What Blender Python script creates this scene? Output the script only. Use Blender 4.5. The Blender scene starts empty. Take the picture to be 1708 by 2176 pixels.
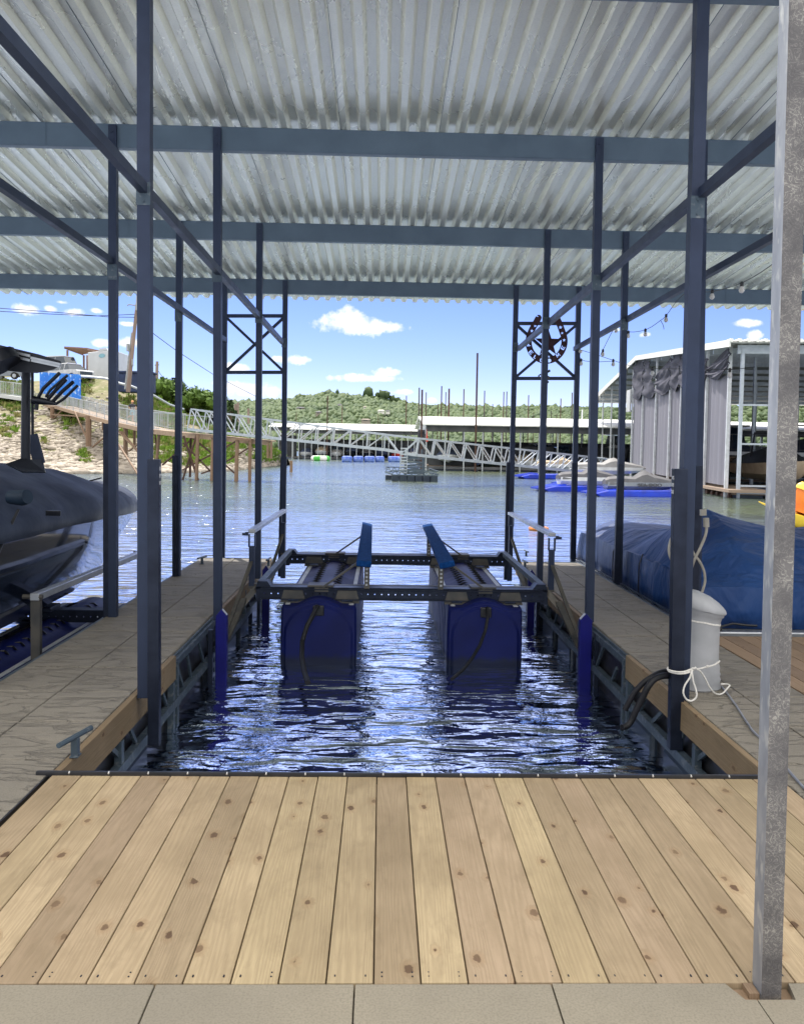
import bpy, bmesh, math, random
from mathutils import Vector, Matrix, noise as mn
import numpy as np
random.seed(7); np.random.seed(7)
SC=bpy.context.scene; COL=SC.collection
R=math.radians; V=Vector
# ------------------------------------------------ camera (fitted to the photograph)
FP,PITCH,YAW,ROLL,CH=1769.35,.0470,.0267,.0162,1.608
CX,CY=857.5,1036.3
_f=V((math.sin(YAW)*math.cos(PITCH),math.cos(YAW)*math.cos(PITCH),-math.sin(PITCH)))
_R=V((math.cos(YAW),-math.sin(YAW),0)); _U=_R.cross(_f)
RR=_R*math.cos(ROLL)+_U*math.sin(ROLL); UU=-_R*math.sin(ROLL)+_U*math.cos(ROLL)
CAM=V((0,0,CH))
cd=bpy.data.cameras.new('camera'); co=bpy.data.objects.new('camera',cd); COL.objects.link(co)
m3=Matrix((RR,UU,-_f)).transposed(); co.matrix_world=Matrix.Translation(CAM)@m3.to_4x4()
cd.sensor_fit='HORIZONTAL'; cd.sensor_width=36; cd.lens=36*FP/1708
cd.shift_x=-(CX-854)/1708; cd.shift_y=(CY-1088)/1708
cd.clip_start=.05; cd.clip_end=6000; SC.camera=co
# measuring frames: source crops -> survey coordinates (1708 wide)
FR={1:(0,1000,.64403),2:(1000,1000,.64403),3:(1924,1000,.64403),4:(0,1700,.64403),5:(850,1850,.76112),6:(1924,1850,.64403),
'A':(0,1250,.35129),'B':(550,1450,.35129),'C':(1100,1450,.29274),'D':(1550,1450,.40984),'E':(2150,1500,.32201),'F':(2500,1280,.30787),
'G':(1930,1150,.17564),'H':(0,1280,.42276),'I':(500,2200,.32175),'J':(850,1900,.38056),'K':(1500,1900,.46838),'L':(2450,1900,.41354),'M':(2150,2350,.32201),0:(0,0,1/.56481)}
def pp(k,x,y):
    a=FR[k]; return ((a[0]+x*a[2])*.56481,(a[1]+y*a[2])*.56481)
def ray(k,x,y):
    x,y=pp(k,x,y); return _f+RR*((x-CX)/FP)-UU*((y-CY)/FP)
def aY(k,x,y,Y):
    d=ray(k,x,y); return CAM+d*(Y/d.y)
def aZ(k,x,y,z):
    d=ray(k,x,y); return CAM+d*((z-CH)/d.z)
def aX(k,x,y,X):
    d=ray(k,x,y); return CAM+d*(X/d.x)
WZ=-.55
# ------------------------------------------------ materials
WZ=-.55
MT={}
def nt(name):
    m=bpy.data.materials.new(name); m.use_nodes=True; t=m.node_tree; t.nodes.clear()
    o=t.nodes.new('ShaderNodeOutputMaterial'); b=t.nodes.new('ShaderNodeBsdfPrincipled'); t.links.new(b.outputs[0],o.inputs[0]); MT[name]=m
    return m,t,b
def N(t,typ,**k):
    n=t.nodes.new('ShaderNode'+typ)
    for a,v in k.items():
        if a.startswith('i_'):
            key=a[2:]; key=int(key) if key.isdigit() else key.replace('_',' ')
            n.inputs[key].default_value=v
        else: setattr(n,a,v)
    return n
def lk(t,a,b): t.links.new(a,b)
def co_(t,sc=(1,1,1),rot=(0,0,0)):
    c=N(t,'TexCoord'); m=N(t,'Mapping'); m.inputs['Scale'].default_value=sc; m.inputs['Rotation'].default_value=rot
    lk(t,c.outputs['Object'],m.inputs[0]); return m.outputs[0]
def ramp(t,fac,stops):
    r=N(t,'ValToRGB'); e=r.color_ramp.elements
    while len(e)<len(stops): e.new(.5)
    for q,(p,c) in zip(e,stops): q.position=p; q.color=(c,c,c,1) if not hasattr(c,'__len__') else (*c,1)
    lk(t,fac,r.inputs[0]); return r.outputs[0]
def mixc(t,f,a,b,mode='MIX'):
    n=N(t,'Mix',data_type='RGBA',blend_type=mode)
    for s,v in ((0,f),(6,a),(7,b)):
        if hasattr(v,'is_linked'): lk(t,v,n.inputs[s])
        elif s==0: n.inputs[0].default_value=v
        else: n.inputs[s].default_value=(*v,1)
    return n.outputs[2]
def mt(t,op,a,b=None,c=None):
    n=N(t,'Math',operation=op)
    for i,v in enumerate((a,b,c)):
        if v is None: continue
        if hasattr(v,'is_linked'): lk(t,v,n.inputs[i])
        else: n.inputs[i].default_value=v
    return n.outputs[0]
def mat(name,c,c2=None,sc=4,rough=.6,metal=0,bump=0,bs=None,st=(1,1,1),det=4,spec=.5,coat=0,lo=.35,hi=.65,c3=None,s3=30):
    m,t,b=nt(name); v=co_(t,st)
    b.inputs['Roughness'].default_value=rough; b.inputs['Metallic'].default_value=metal
    b.inputs['Specular IOR Level'].default_value=spec; b.inputs['Coat Weight'].default_value=coat
    if c2 is None: c2=tuple(x*.8 for x in c)
    n=N(t,'TexNoise',i_Scale=sc,i_Detail=det); lk(t,v,n.inputs[0])
    col=mixc(t,ramp(t,n.outputs[0],[(lo,0),(hi,1)]),c,c2)
    if c3:
        n3=N(t,'TexNoise',i_Scale=s3,i_Detail=3); lk(t,v,n3.inputs[0])
        col=mixc(t,ramp(t,n3.outputs[0],[(.55,0),(.7,1)]),col,c3)
    lk(t,col,b.inputs['Base Color'])
    r=mt(t,'MULTIPLY_ADD',n.outputs[0],.25,rough-.12); lk(t,r,b.inputs['Roughness'])
    if bump:
        n2=N(t,'TexNoise',i_Scale=bs or sc*4,i_Detail=5); lk(t,v,n2.inputs[0])
        bp=N(t,'Bump',i_Strength=.6,i_Distance=bump); lk(t,n2.outputs[0],bp.inputs['Height']); lk(t,bp.outputs[0],b.inputs['Normal'])
    return m
mat('galv',(.09,.125,.16),(.055,.08,.11),6,.5,.4,.0006,60,lo=.2,hi=.8,c3=(.17,.19,.21),s3=26)
mat('galv_beam',(.12,.17,.235),(.085,.125,.18),3,.5,.3,.0005,50,lo=.2,hi=.8)
mat('post_steel',(.030,.044,.088),(.02,.03,.062),5,.45,.4,.0006,60,lo=.2,hi=.8)
mat('dark_steel',(.022,.03,.055),(.012,.017,.035),8,.42,.5,.0004,50)
mat('silver',(.55,.57,.6),(.42,.44,.48),7,.38,.7,.0004,80)
mat('old_zinc',(.36,.38,.43),(.24,.26,.31),14,.55,.5,.001,60,st=(1,1,.35),c3=(.48,.49,.5),s3=40)
mat('beige_steel',(.115,.105,.09),(.07,.07,.07),6,.5,.35,.0006,40)
mat('white_rope',(.75,.73,.7),None,60,.9,0,.002,200)
mat('black_rubber',(.012,.013,.016),(.02,.02,.025),10,.38)
mat('black_hose',(.008,.009,.012),(.014,.014,.02),10,.5,spec=.25)
mat('float_plastic',(.012,.02,.04),(.025,.04,.06),3,.4,0,.003,6)
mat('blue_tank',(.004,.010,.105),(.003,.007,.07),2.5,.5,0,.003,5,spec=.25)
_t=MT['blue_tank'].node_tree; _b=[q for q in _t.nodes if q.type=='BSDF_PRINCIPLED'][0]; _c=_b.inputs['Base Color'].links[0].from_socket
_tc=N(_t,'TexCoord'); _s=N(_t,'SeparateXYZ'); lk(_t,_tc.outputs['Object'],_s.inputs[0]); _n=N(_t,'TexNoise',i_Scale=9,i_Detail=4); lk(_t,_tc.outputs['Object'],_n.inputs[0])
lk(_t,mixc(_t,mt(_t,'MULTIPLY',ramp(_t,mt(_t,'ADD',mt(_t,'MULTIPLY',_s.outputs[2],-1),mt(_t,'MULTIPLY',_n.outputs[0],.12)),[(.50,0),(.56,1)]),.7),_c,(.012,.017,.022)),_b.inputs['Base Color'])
mat('blue_guide',(.006,.007,.15),(.005,.006,.11),4,.5,spec=.25)
mat('white_plastic',(.50,.52,.55),(.42,.44,.48),6,.45)
mat('carpet_blue',(.007,.055,.21),(.004,.035,.14),30,.95,0,.004,160,spec=.1)
mat('cover_grey',(.052,.066,.105),(.03,.04,.072),2.2,.7,0,.05,2.2,spec=.25)
mat('hull_gloss',(.008,.013,.026),(.006,.01,.02),3,.10,0,coat=.5,spec=.5)
mat('navy_vinyl',(.012,.03,.06),None,6,.6)
mat('hull_white',(.75,.76,.78),None,3,.15,0,coat=.6)
mat('tower_black',(.012,.014,.022),(.02,.022,.03),6,.35,.3)
mat('rust_horseshoe',(.055,.02,.025),(.035,.015,.02),6,.7,.2,.001,60)
mat('rust_pile',(.085,.04,.028),(.05,.03,.025),3,.8,.1,.003,10,c3=(.12,.06,.04))
mat('pile_dark',(.05,.055,.065),(.09,.06,.05),2,.7,.2)
mat('pile_brown',(.22,.14,.09),(.19,.12,.08),5,.75,0,.004,20)
mat('ramp_wood',(.36,.26,.19),(.28,.20,.14),3,.8,0,.003,15,st=(1,6,1))
mat('alu',(.45,.49,.54),(.36,.4,.45),4,.42,.35)
mat('alu_white',(.58,.6,.64),None,4,.5)
mat('rail_grey',(.42,.45,.48),None,4,.5,.2)
mat('white_roof',(.82,.82,.80),(.72,.72,.70),.15,.5,0,.01,3)
mat('white_wall',(.55,.56,.58),(.48,.49,.51),.5,.6)
mat('dock_dark',(.10,.10,.11),(.05,.055,.06),1,.8)
mat('dock_wood',(.26,.19,.14),(.24,.18,.14),2,.8)
mat('red',(.6,.05,.03),None,3,.7)
mat('orange',(.5,.17,.03),(.4,.13,.02),4,.35)
mat('kayak_orange',(.78,.2,.015),(.62,.14,.01),3,.35)
mat('kayak_yellow',(.85,.6,.06),(.75,.5,.05),3,.35)
mat('bright_blue',(.03,.09,.5),(.2,.3,.6),2,.35)
mat('ski_blue',(.01,.05,.62),(.01,.03,.4),2,.3,coat=.4)
mat('green_vinyl',(.08,.5,.08),None,3,.35)
mat('white_vinyl',(.8,.8,.8),None,3,.35)
mat('pale_cover',(.30,.295,.30),(.24,.235,.24),2,.8,0,.02,3)
mat('grey_cover',(.12,.118,.13),(.085,.083,.095),2,.8,0,.02,3)
mat('navy_cover',(.03,.05,.12),(.02,.03,.07),2,.8)
mat('tan_cover',(.45,.36,.26),(.36,.28,.2),2,.8)
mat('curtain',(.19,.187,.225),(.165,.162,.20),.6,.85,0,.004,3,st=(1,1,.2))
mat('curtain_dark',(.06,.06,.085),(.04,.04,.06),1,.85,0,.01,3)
mat('pergola',(.26,.16,.12),None,3,.8)
mat('trailer',(.50,.52,.56),(.45,.47,.51),1,.4)
mat('trailer_logo',(.2,.4,.5),None,2,.5)
mat('car_white',(.55,.56,.6),None,2,.2,coat=.8)
mat('car_silver',(.26,.28,.31),None,2,.2,.4,coat=.8)
mat('glass_dark',(.02,.035,.06),None,2,.05,spec=.9)
mat('tyre',(.012,.012,.012),None,5,.8)
mat('banner_blue',(.015,.14,.62),(.02,.2,.7),1.2,.8,c3=(.45,.6,.85),s3=3)
mat('wood_pole',(.3,.22,.19),(.2,.15,.13),3,.85,0,.004,20,st=(1,1,.1))
mat('box_grey',(.35,.37,.38),None,3,.5)
mat('skin',(.62,.36,.25),None,8,.6)
mat('shirt',(.03,.035,.05),None,8,.8)
mat('shorts',(.4,.6,.7),None,8,.8)
mat('stripe',(.75,.75,.75),None,8,.8)
mat('cap',(.75,.4,.2),None,8,.8)
mat('bark',(.14,.10,.07),(.08,.06,.045),6,.9,0,.01,20)
mat('house_wall',(.35,.3,.26),None,1,.8)
mat('house_white',(.8,.78,.74),None,1,.8)
mat('house_roof',(.10,.10,.12),None,1,.8)
mat('wire',(.03,.03,.035),None,5,.6)
mat('bulb',(.75,.72,.7),None,5,.12,spec=.8)
mat('socket',(.02,.02,.025),None,5,.5)
mat('pedestal_vinyl',(.40,.41,.44),(.31,.32,.345),5,.5,0,.004,9)
mat('hose_beige',(.36,.34,.30),None,10,.5)
mat('screw',(.7,.7,.72),None,10,.3,.8)
mat('sticker',(.75,.76,.8),None,10,.5)
mat('letter_dark',(.03,.03,.04),None,10,.5)
mat('cable',(.28,.29,.32),None,20,.4,.3)
def foliage(name,a,b,sc,tr=.25):
    m,t,p=nt(name); v=co_(t); n=N(t,'TexNoise',i_Scale=sc,i_Detail=3); lk(t,v,n.inputs[0])
    n2=N(t,'TexNoise',i_Scale=sc*7,i_Detail=2); lk(t,v,n2.inputs[0])
    s=mt(t,'ADD',mt(t,'MULTIPLY',n.outputs[0],.6),mt(t,'MULTIPLY',n2.outputs[0],.4))
    lk(t,mixc(t,ramp(t,s,[(.38,0),(.62,1)]),a,b),p.inputs['Base Color']); p.inputs['Roughness'].default_value=.7
    p.inputs['Specular IOR Level'].default_value=.2
    return m
foliage('leaf_mid',(.05,.095,.018),(.12,.20,.035),.5)
foliage('leaf_dark',(.02,.045,.016),(.05,.09,.028),.5)
foliage('leaf_far',(.042,.072,.034),(.085,.12,.05),.05)
foliage('weed',(.09,.17,.02),(.20,.31,.045),.7)
foliage('dry_grass',(.27,.24,.10),(.18,.22,.06),.4)
mat('shore_soil',(.20,.17,.105),(.13,.14,.055),.5,.95,0,.25,1.6,det=8,c3=(.28,.24,.17),s3=1.9)
mat('rock',(.42,.37,.31),(.27,.235,.20),.9,.9,0,.03,4)
mat('hill_soil',(.07,.11,.035),(.05,.08,.03),.01,.95)
# timber boards
def timber(name,base,dark,tint,P=.143,axis='y',kn=1):
    m,t,b=nt(name); c=N(t,'TexCoord'); s=N(t,'SeparateXYZ'); lk(t,c.outputs['Object'],s.inputs[0])
    X,Y=(s.outputs[0] if axis=='y' else mt(t,'ADD',s.outputs[2],mt(t,'MULTIPLY',s.outputs[0],.7)),s.outputs[1])
    idx=mt(t,'FLOOR',mt(t,'DIVIDE',X,P)); wn=N(t,'TexWhiteNoise',noise_dimensions='1D'); lk(t,idx,wn.inputs['W'])
    sp=N(t,'SeparateColor'); lk(t,wn.outputs['Color'],sp.inputs[0])
    off=mt(t,'MULTIPLY',wn.outputs[0],37.)
    cv=N(t,'CombineXYZ'); lk(t,X,cv.inputs[0]); lk(t,mt(t,'ADD',Y,off),cv.inputs[1]); lk(t,off,cv.inputs[2])
    # knots
    mp=N(t,'Mapping'); mp.inputs['Scale'].default_value=(9,5.5,1); lk(t,cv.outputs[0],mp.inputs[0])
    vo=N(t,'TexVoronoi',voronoi_dimensions='2D',i_Scale=1,i_Randomness=1); lk(t,mp.outputs[0],vo.inputs[0])
    vc=N(t,'SeparateColor'); lk(t,vo.outputs['Color'],vc.inputs[0])
    mp2=N(t,'Mapping'); mp2.inputs['Scale'].default_value=(30,30,30); lk(t,cv.outputs[0],mp2.inputs[0])
    nk=N(t,'TexNoise',i_Scale=2,i_Detail=2); lk(t,mp2.outputs[0],nk.inputs[0])
    dist=mt(t,'ADD',vo.outputs['Distance'],mt(t,'MULTIPLY',mt(t,'SUBTRACT',nk.outputs[0],.5),.16))
    rad=mt(t,'MULTIPLY',mt(t,'MAXIMUM',mt(t,'SUBTRACT',vc.outputs[0],.74),0),.45)
    core=ramp(t,mt(t,'SUBTRACT',dist,rad),[(0,1),(.035,0)])
    has=mt(t,'GREATER_THAN',rad,.012); core=mt(t,'MULTIPLY',mt(t,'MULTIPLY',core,has),mt(t,'MULTIPLY_ADD',vc.outputs[1],.5,.5))
    halo=mt(t,'MULTIPLY',mt(t,'MULTIPLY',ramp(t,mt(t,'SUBTRACT',dist,rad),[(0,1),(.22,0)]),has),.5)
    # grain
    mg=N(t,'Mapping'); mg.inputs['Scale'].default_value=(1,.045,1); lk(t,cv.outputs[0],mg.inputs[0])
    ng=N(t,'TexNoise',i_Scale=9,i_Detail=2); lk(t,mg.outputs[0],ng.inputs[0])
    ph=mt(t,'ADD',mt(t,'MULTIPLY',X,330),mt(t,'MULTIPLY',ng.outputs[0],90)); ph=mt(t,'ADD',ph,mt(t,'MULTIPLY',halo,14))
    w=mt(t,'MULTIPLY_ADD',mt(t,'SINE',ph),.5,.5)
    mf=N(t,'Mapping'); mf.inputs['Scale'].default_value=(60,2.5,1); lk(t,cv.outputs[0],mf.inputs[0])
    nf=N(t,'TexNoise',i_Scale=4,i_Detail=4); lk(t,mf.outputs[0],nf.inputs[0])
    nb=N(t,'TexNoise',i_Scale=2.2,i_Detail=3); lk(t,cv.outputs[0],nb.inputs[0])
    col=mixc(t,sp.outputs[0],base,tint)
    nm=N(t,'TexNoise',i_Scale=7,i_Detail=6,i_Roughness=.65,i_Distortion=.5); mq=N(t,'Mapping'); mq.inputs['Scale'].default_value=(2.2,.8,1); lk(t,cv.outputs[0],mq.inputs[0]); lk(t,mq.outputs[0],nm.inputs[0])
    col=mixc(t,mt(t,'MULTIPLY',ramp(t,nb.outputs[0],[(.4,0),(.7,1)]),.5),col,dark); col=mixc(t,mt(t,'MULTIPLY',ramp(t,nm.outputs[0],[(.5,0),(.75,1)]),.4),col,tuple(x*.75 for x in dark))
    col=mixc(t,mt(t,'MULTIPLY',w,.3),col,dark)
    col=mixc(t,mt(t,'MULTIPLY',ramp(t,nf.outputs[0],[(.45,0),(.7,1)]),.28),col,dark)
    if kn:
        col=mixc(t,mt(t,'MULTIPLY',halo,.9),col,(.30,.19,.10)); col=mixc(t,mt(t,'MULTIPLY',core,.9),col,(.10,.055,.035))
    v2=mt(t,'MULTIPLY_ADD',sp.outputs[1],.36,.76); hs=N(t,'HueSaturation'); lk(t,v2,hs.inputs['Value']); lk(t,col,hs.inputs['Color'])
    lk(t,hs.outputs[0],b.inputs['Base Color']); b.inputs['Roughness'].default_value=.72; b.inputs['Specular IOR Level'].default_value=.3
    bp=N(t,'Bump',i_Strength=.5,i_Distance=.0015); lk(t,mt(t,'ADD',w,nf.outputs[0]),bp.inputs['Height']); lk(t,bp.outputs[0],b.inputs['Normal'])
timber('new_timber',(.51,.405,.25),(.26,.195,.12),(.43,.32,.225))
timber('fascia_timber',(.31,.23,.145),(.19,.135,.08),(.28,.205,.13),P=10,axis='z')
timber('brown_timber',(.36,.25,.16),(.22,.15,.09),(.30,.21,.15))
# stamped dock tile
def tile(name,c,c2,st,bd,s1=5):
    m,t,b=nt(name); v=co_(t,st); v1=co_(t)
    n=N(t,'TexNoise',i_Scale=s1,i_Detail=6,i_Distortion=.6); lk(t,v,n.inputs[0])
    n1=N(t,'TexNoise',i_Scale=1.3,i_Detail=5); lk(t,v1,n1.inputs[0])
    n2=N(t,'TexNoise',i_Scale=140,i_Detail=3); lk(t,v1,n2.inputs[0])
    rid=ramp(t,mt(t,'ABSOLUTE',mt(t,'SUBTRACT',n.outputs[0],.5)),[(0,0),(.035,1)])
    col=mixc(t,ramp(t,n1.outputs[0],[(.3,0),(.7,1)]),c,c2)
    col=mixc(t,mt(t,'MULTIPLY',ramp(t,n2.outputs[0],[(.42,0),(.66,1)]),.5),col,tuple(x*.55 for x in c)); n5=N(t,'TexNoise',i_Scale=9,i_Detail=7,i_Roughness=.7); lk(t,v1,n5.inputs[0]); col=mixc(t,mt(t,'MULTIPLY',ramp(t,n5.outputs[0],[(.45,0),(.7,1)]),.3),col,tuple(x*.65 for x in c))
    lk(t,col,b.inputs['Base Color']); b.inputs['Roughness'].default_value=.75; b.inputs['Specular IOR Level'].default_value=.3
    h=mt(t,'ADD',mt(t,'MULTIPLY',rid,.5 if bd>.002 else 0),mt(t,'ADD',mt(t,'MULTIPLY',n.outputs[0],.8),mt(t,'MULTIPLY',n2.outputs[0],.06)))
    bp=N(t,'Bump',i_Strength=.9,i_Distance=bd); lk(t,h,bp.inputs['Height']); lk(t,bp.outputs[0],b.inputs['Normal'])
tile('slate_tile',(.265,.24,.205),(.215,.197,.172),(.5,1.6,1),.026)
tile('plain_tile',(.32,.285,.225),(.25,.225,.185),(1,1,1),.0015,3)
# roof sheet
m,t,b=nt('roof_metal'); v=co_(t); v2=co_(t,(1.4,.5,1))
n=N(t,'TexNoise',i_Scale=1.6,i_Detail=5,i_Distortion=.8); lk(t,v2,n.inputs[0])
n2=N(t,'TexNoise',i_Scale=70,i_Detail=3); lk(t,v,n2.inputs[0])
n3=N(t,'TexVoronoi',i_Scale=2.6); lk(t,v,n3.inputs[0])
col=mixc(t,ramp(t,n.outputs[0],[(.35,0),(.7,1)]),(.94,.94,.84),(.84,.84,.77))
col=mixc(t,mt(t,'MULTIPLY',ramp(t,n2.outputs[0],[(.5,0),(.7,1)]),.15),col,(.45,.45,.45))
col=mixc(t,ramp(t,n3.outputs['Distance'],[(.012,1),(.03,0)]),col,(.2,.16,.12))
lk(t,col,b.inputs['Base Color']); b.inputs['Metallic'].default_value=.55
lk(t,mt(t,'MULTIPLY_ADD',n.outputs[0],.2,.17),b.inputs['Roughness'])
bp=N(t,'Bump',i_Strength=.3,i_Distance=.0003); lk(t,n.outputs[0],bp.inputs['Height']); lk(t,bp.outputs[0],b.inputs['Normal'])
# blue tarp
m,t,b=nt('blue_tarp'); v=co_(t,(.8,1.5,.45),(0,.2,.3)); n=N(t,'TexNoise',i_Scale=3.2,i_Detail=3.5,i_Distortion=.7); lk(t,v,n.inputs[0])
v1=co_(t); n1=N(t,'TexNoise',i_Scale=1.2,i_Detail=3); lk(t,v1,n1.inputs[0])
lk(t,mixc(t,ramp(t,n1.outputs[0],[(.35,0),(.65,1)]),(.014,.062,.22),(.009,.038,.15)),b.inputs['Base Color']); b.inputs['Roughness'].default_value=.55
b.inputs['Specular IOR Level'].default_value=.4
bp=N(t,'Bump',i_Strength=.9,i_Distance=.11); lk(t,n.outputs[0],bp.inputs['Height']); lk(t,bp.outputs[0],b.inputs['Normal'])
# corroded post face
m,t,b=nt('corroded_zinc'); v=co_(t); n=N(t,'TexNoise',i_Scale=38,i_Detail=6,i_Distortion=2.2); lk(t,v,n.inputs[0])
n1=N(t,'TexNoise',i_Scale=9,i_Detail=4); lk(t,v,n1.inputs[0])
k=ramp(t,mt(t,'ABSOLUTE',mt(t,'SUBTRACT',n.outputs[0],.5)),[(.0,1),(.035,0)])
col=mixc(t,ramp(t,n1.outputs[0],[(.35,0),(.65,1)]),(.085,.08,.085),(.15,.14,.14)); col=mixc(t,mt(t,'MULTIPLY',k,mt(t,'MULTIPLY',ramp(t,n1.outputs[0],[(.42,.15),(.6,.75)]),1)),col,(.42,.40,.36))
lk(t,col,b.inputs['Base Color']); b.inputs['Roughness'].default_value=.7
bp=N(t,'Bump',i_Strength=1,i_Distance=.003); lk(t,n.outputs[0],bp.inputs['Height']); lk(t,bp.outputs[0],b.inputs['Normal'])
# ------------------------------------------------ mesh builder
class MB:
    def __init__(s): s.v=[];s.f=[];s.mi=[];s.cur=0
    def add(s,vs,fs):
        o=len(s.v); s.v+= [tuple(q) for q in vs]; s.f+=[tuple(i+o for i in f) for f in fs]; s.mi+=[s.cur]*len(fs); return s
    def box(s,a,b):
        x0,y0,z0=[min(p,q) for p,q in zip(a,b)]; x1,y1,z1=[max(p,q) for p,q in zip(a,b)]
        return s.add([(x0,y0,z0),(x1,y0,z0),(x1,y1,z0),(x0,y1,z0),(x0,y0,z1),(x1,y0,z1),(x1,y1,z1),(x0,y1,z1)],
            [(0,3,2,1),(4,5,6,7),(0,1,5,4),(1,2,6,5),(2,3,7,6),(3,0,4,7)])
    def bbox(s,a,b,r=.004):
        bm=bmesh.new(); bmesh.ops.create_cube(bm,size=1)
        a=V(a);b=V(b);c=(a+b)/2;d=b-a
        for q in bm.verts: q.co=V((c.x+q.co.x*abs(d.x),c.y+q.co.y*abs(d.y),c.z+q.co.z*abs(d.z)))
        bmesh.ops.bevel(bm,geom=bm.edges[:]+bm.verts[:],offset=r,segments=2,affect='EDGES',profile=.5)
        bm.verts.index_update(); s.add([q.co for q in bm.verts],[[q.index for q in f.verts] for f in bm.faces]); bm.free(); return s
    def bar(s,p,q,w,h=None,up=(0,0,1)):
        p=V(p);q=V(q);h=h or w; d=(q-p).normalized(); u=V(up)
        if abs(d.dot(u))>.99: u=V((0,1,0))
        r=d.cross(u).normalized(); u=r.cross(d)
        vs=[e+r*(i*w/2)+u*(j*h/2) for e in (p,q) for i,j in ((-1,-1),(1,-1),(1,1),(-1,1))]
        return s.add(vs,[(0,1,2,3),(7,6,5,4),(0,4,5,1),(1,5,6,2),(2,6,7,3),(3,7,4,0)])
    def tube(s,pts,r,n=8,cap=True):
        pts=[V(p) for p in pts]; rs=r if hasattr(r,'__len__') else [r]*len(pts); vs=[]; pr=None
        for i,p in enumerate(pts):
            d=(pts[min(i+1,len(pts)-1)]-pts[max(i-1,0)]).normalized()
            if pr is None:
                u=V((0,0,1)) if abs(d.z)<.9 else V((1,0,0)); a=d.cross(u).normalized()
            else:
                a=(pr-d*pr.dot(d)).normalized()
            pr=a; c=d.cross(a)
            vs+=[p+(a*math.cos(2*math.pi*k/n)+c*math.sin(2*math.pi*k/n))*rs[i] for k in range(n)]
        fs=[(i*n+k,i*n+(k+1)%n,(i+1)*n+(k+1)%n,(i+1)*n+k) for i in range(len(pts)-1) for k in range(n)]
        if cap: fs+=[tuple(range(n))[::-1],tuple((len(pts)-1)*n+k for k in range(n))]
        return s.add(vs,fs)
    def loft(s,rings,closed=True,cap=True):
        n=len(rings[0]); vs=[p for r in rings for p in r]; m=n if closed else n-1
        fs=[(i*n+k,i*n+(k+1)%n,(i+1)*n+(k+1)%n,(i+1)*n+k) for i in range(len(rings)-1) for k in range(m)]
        if cap: fs+=[tuple(range(n))[::-1],tuple((len(rings)-1)*n+k for k in range(n))]
        return s.add(vs,fs)
    def prism(s,poly,ext):
        n=len(poly); ext=V(ext); vs=[V(p) for p in poly]+[V(p)+ext for p in poly]
        return s.add(vs,[tuple(range(n))[::-1],tuple(range(n,2*n))]+[(k,(k+1)%n,n+(k+1)%n,n+k) for k in range(n)])
    def blob(s,c,r,sub=1,j=.15,sz=(1,1,1)):
        bm=bmesh.new(); bmesh.ops.create_icosphere(bm,subdivisions=sub,radius=1)
        for q in bm.verts: q.co=V([a*b*r*(1+random.uniform(-j,j)) for a,b in zip(q.co,sz)])+V(c)
        bm.verts.index_update(); s.add([q.co for q in bm.verts],[[q.index for q in f.verts] for f in bm.faces]); bm.free(); return s
    def build(s,name,mats,parent=None,smooth=False,bevel=0):
        me=bpy.data.meshes.new(name); org=V((0,0,0)); p=parent
        if p is not None: org=V(p['_o'])
        me.from_pydata([tuple(V(q)-org) for q in s.v],[],s.f); me.validate()
        for mm in (mats if isinstance(mats,(list,tuple)) else [mats]): me.materials.append(MT[mm])
        if len(me.polygons)==len(s.mi): me.polygons.foreach_set('material_index',s.mi)
        if smooth: me.polygons.foreach_set('use_smooth',[True]*len(me.polygons))
        me.update(); o=bpy.data.objects.new(name,me); COL.objects.link(o)
        bm=bmesh.new(); bm.from_mesh(me); bmesh.ops.recalc_face_normals(bm,faces=bm.faces); bm.to_mesh(me); bm.free()
        o['_o']=tuple(org)
        if p is not None: o.parent=p
        if bevel:
            md=o.modifiers.new('bevel','BEVEL'); md.width=bevel; md.segments=2; md.limit_method='ANGLE'
        if smooth: me.set_sharp_from_angle(angle=R(38))
        return o
def tag(o,label=None,cat=None,group=None,kind=None):
    for k,v in (('label',label),('category',cat),('group',group),('kind',kind)):
        if v: o[k]=v
    return o
def thing(name,label,cat,loc,group=None):
    o=bpy.data.objects.new(name,None); COL.objects.link(o); o.location=loc; o.empty_display_size=.1; o['_o']=tuple(loc)
    return tag(o,label,cat,group)
def tm(name,mb,mats,label,cat,group=None,smooth=False,loc=None,kind=None):
    """a thing that is a single mesh, with its origin at loc"""
    fake={'_o':tuple(loc) if loc else (0,0,0)}
    class P(dict): pass
    me_off=V(fake['_o']); mb.v=[tuple(V(q)-me_off) for q in mb.v]
    o=mb.build(name,mats,None,smooth); o.location=me_off; return tag(o,label,cat,group,kind)
def copy_tree(o,delta,parent=None):
    c=o.copy(); COL.objects.link(c)
    if parent: c.parent=parent
    else: c.location=V(o.location)+V(delta)
    for ch in [q for q in bpy.data.objects if q.parent==o]: copy_tree(ch,delta,c)
    return c
def fn(x,y,z,s=1): return mn.noise(V((x*s,y*s,z*s)))
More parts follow.
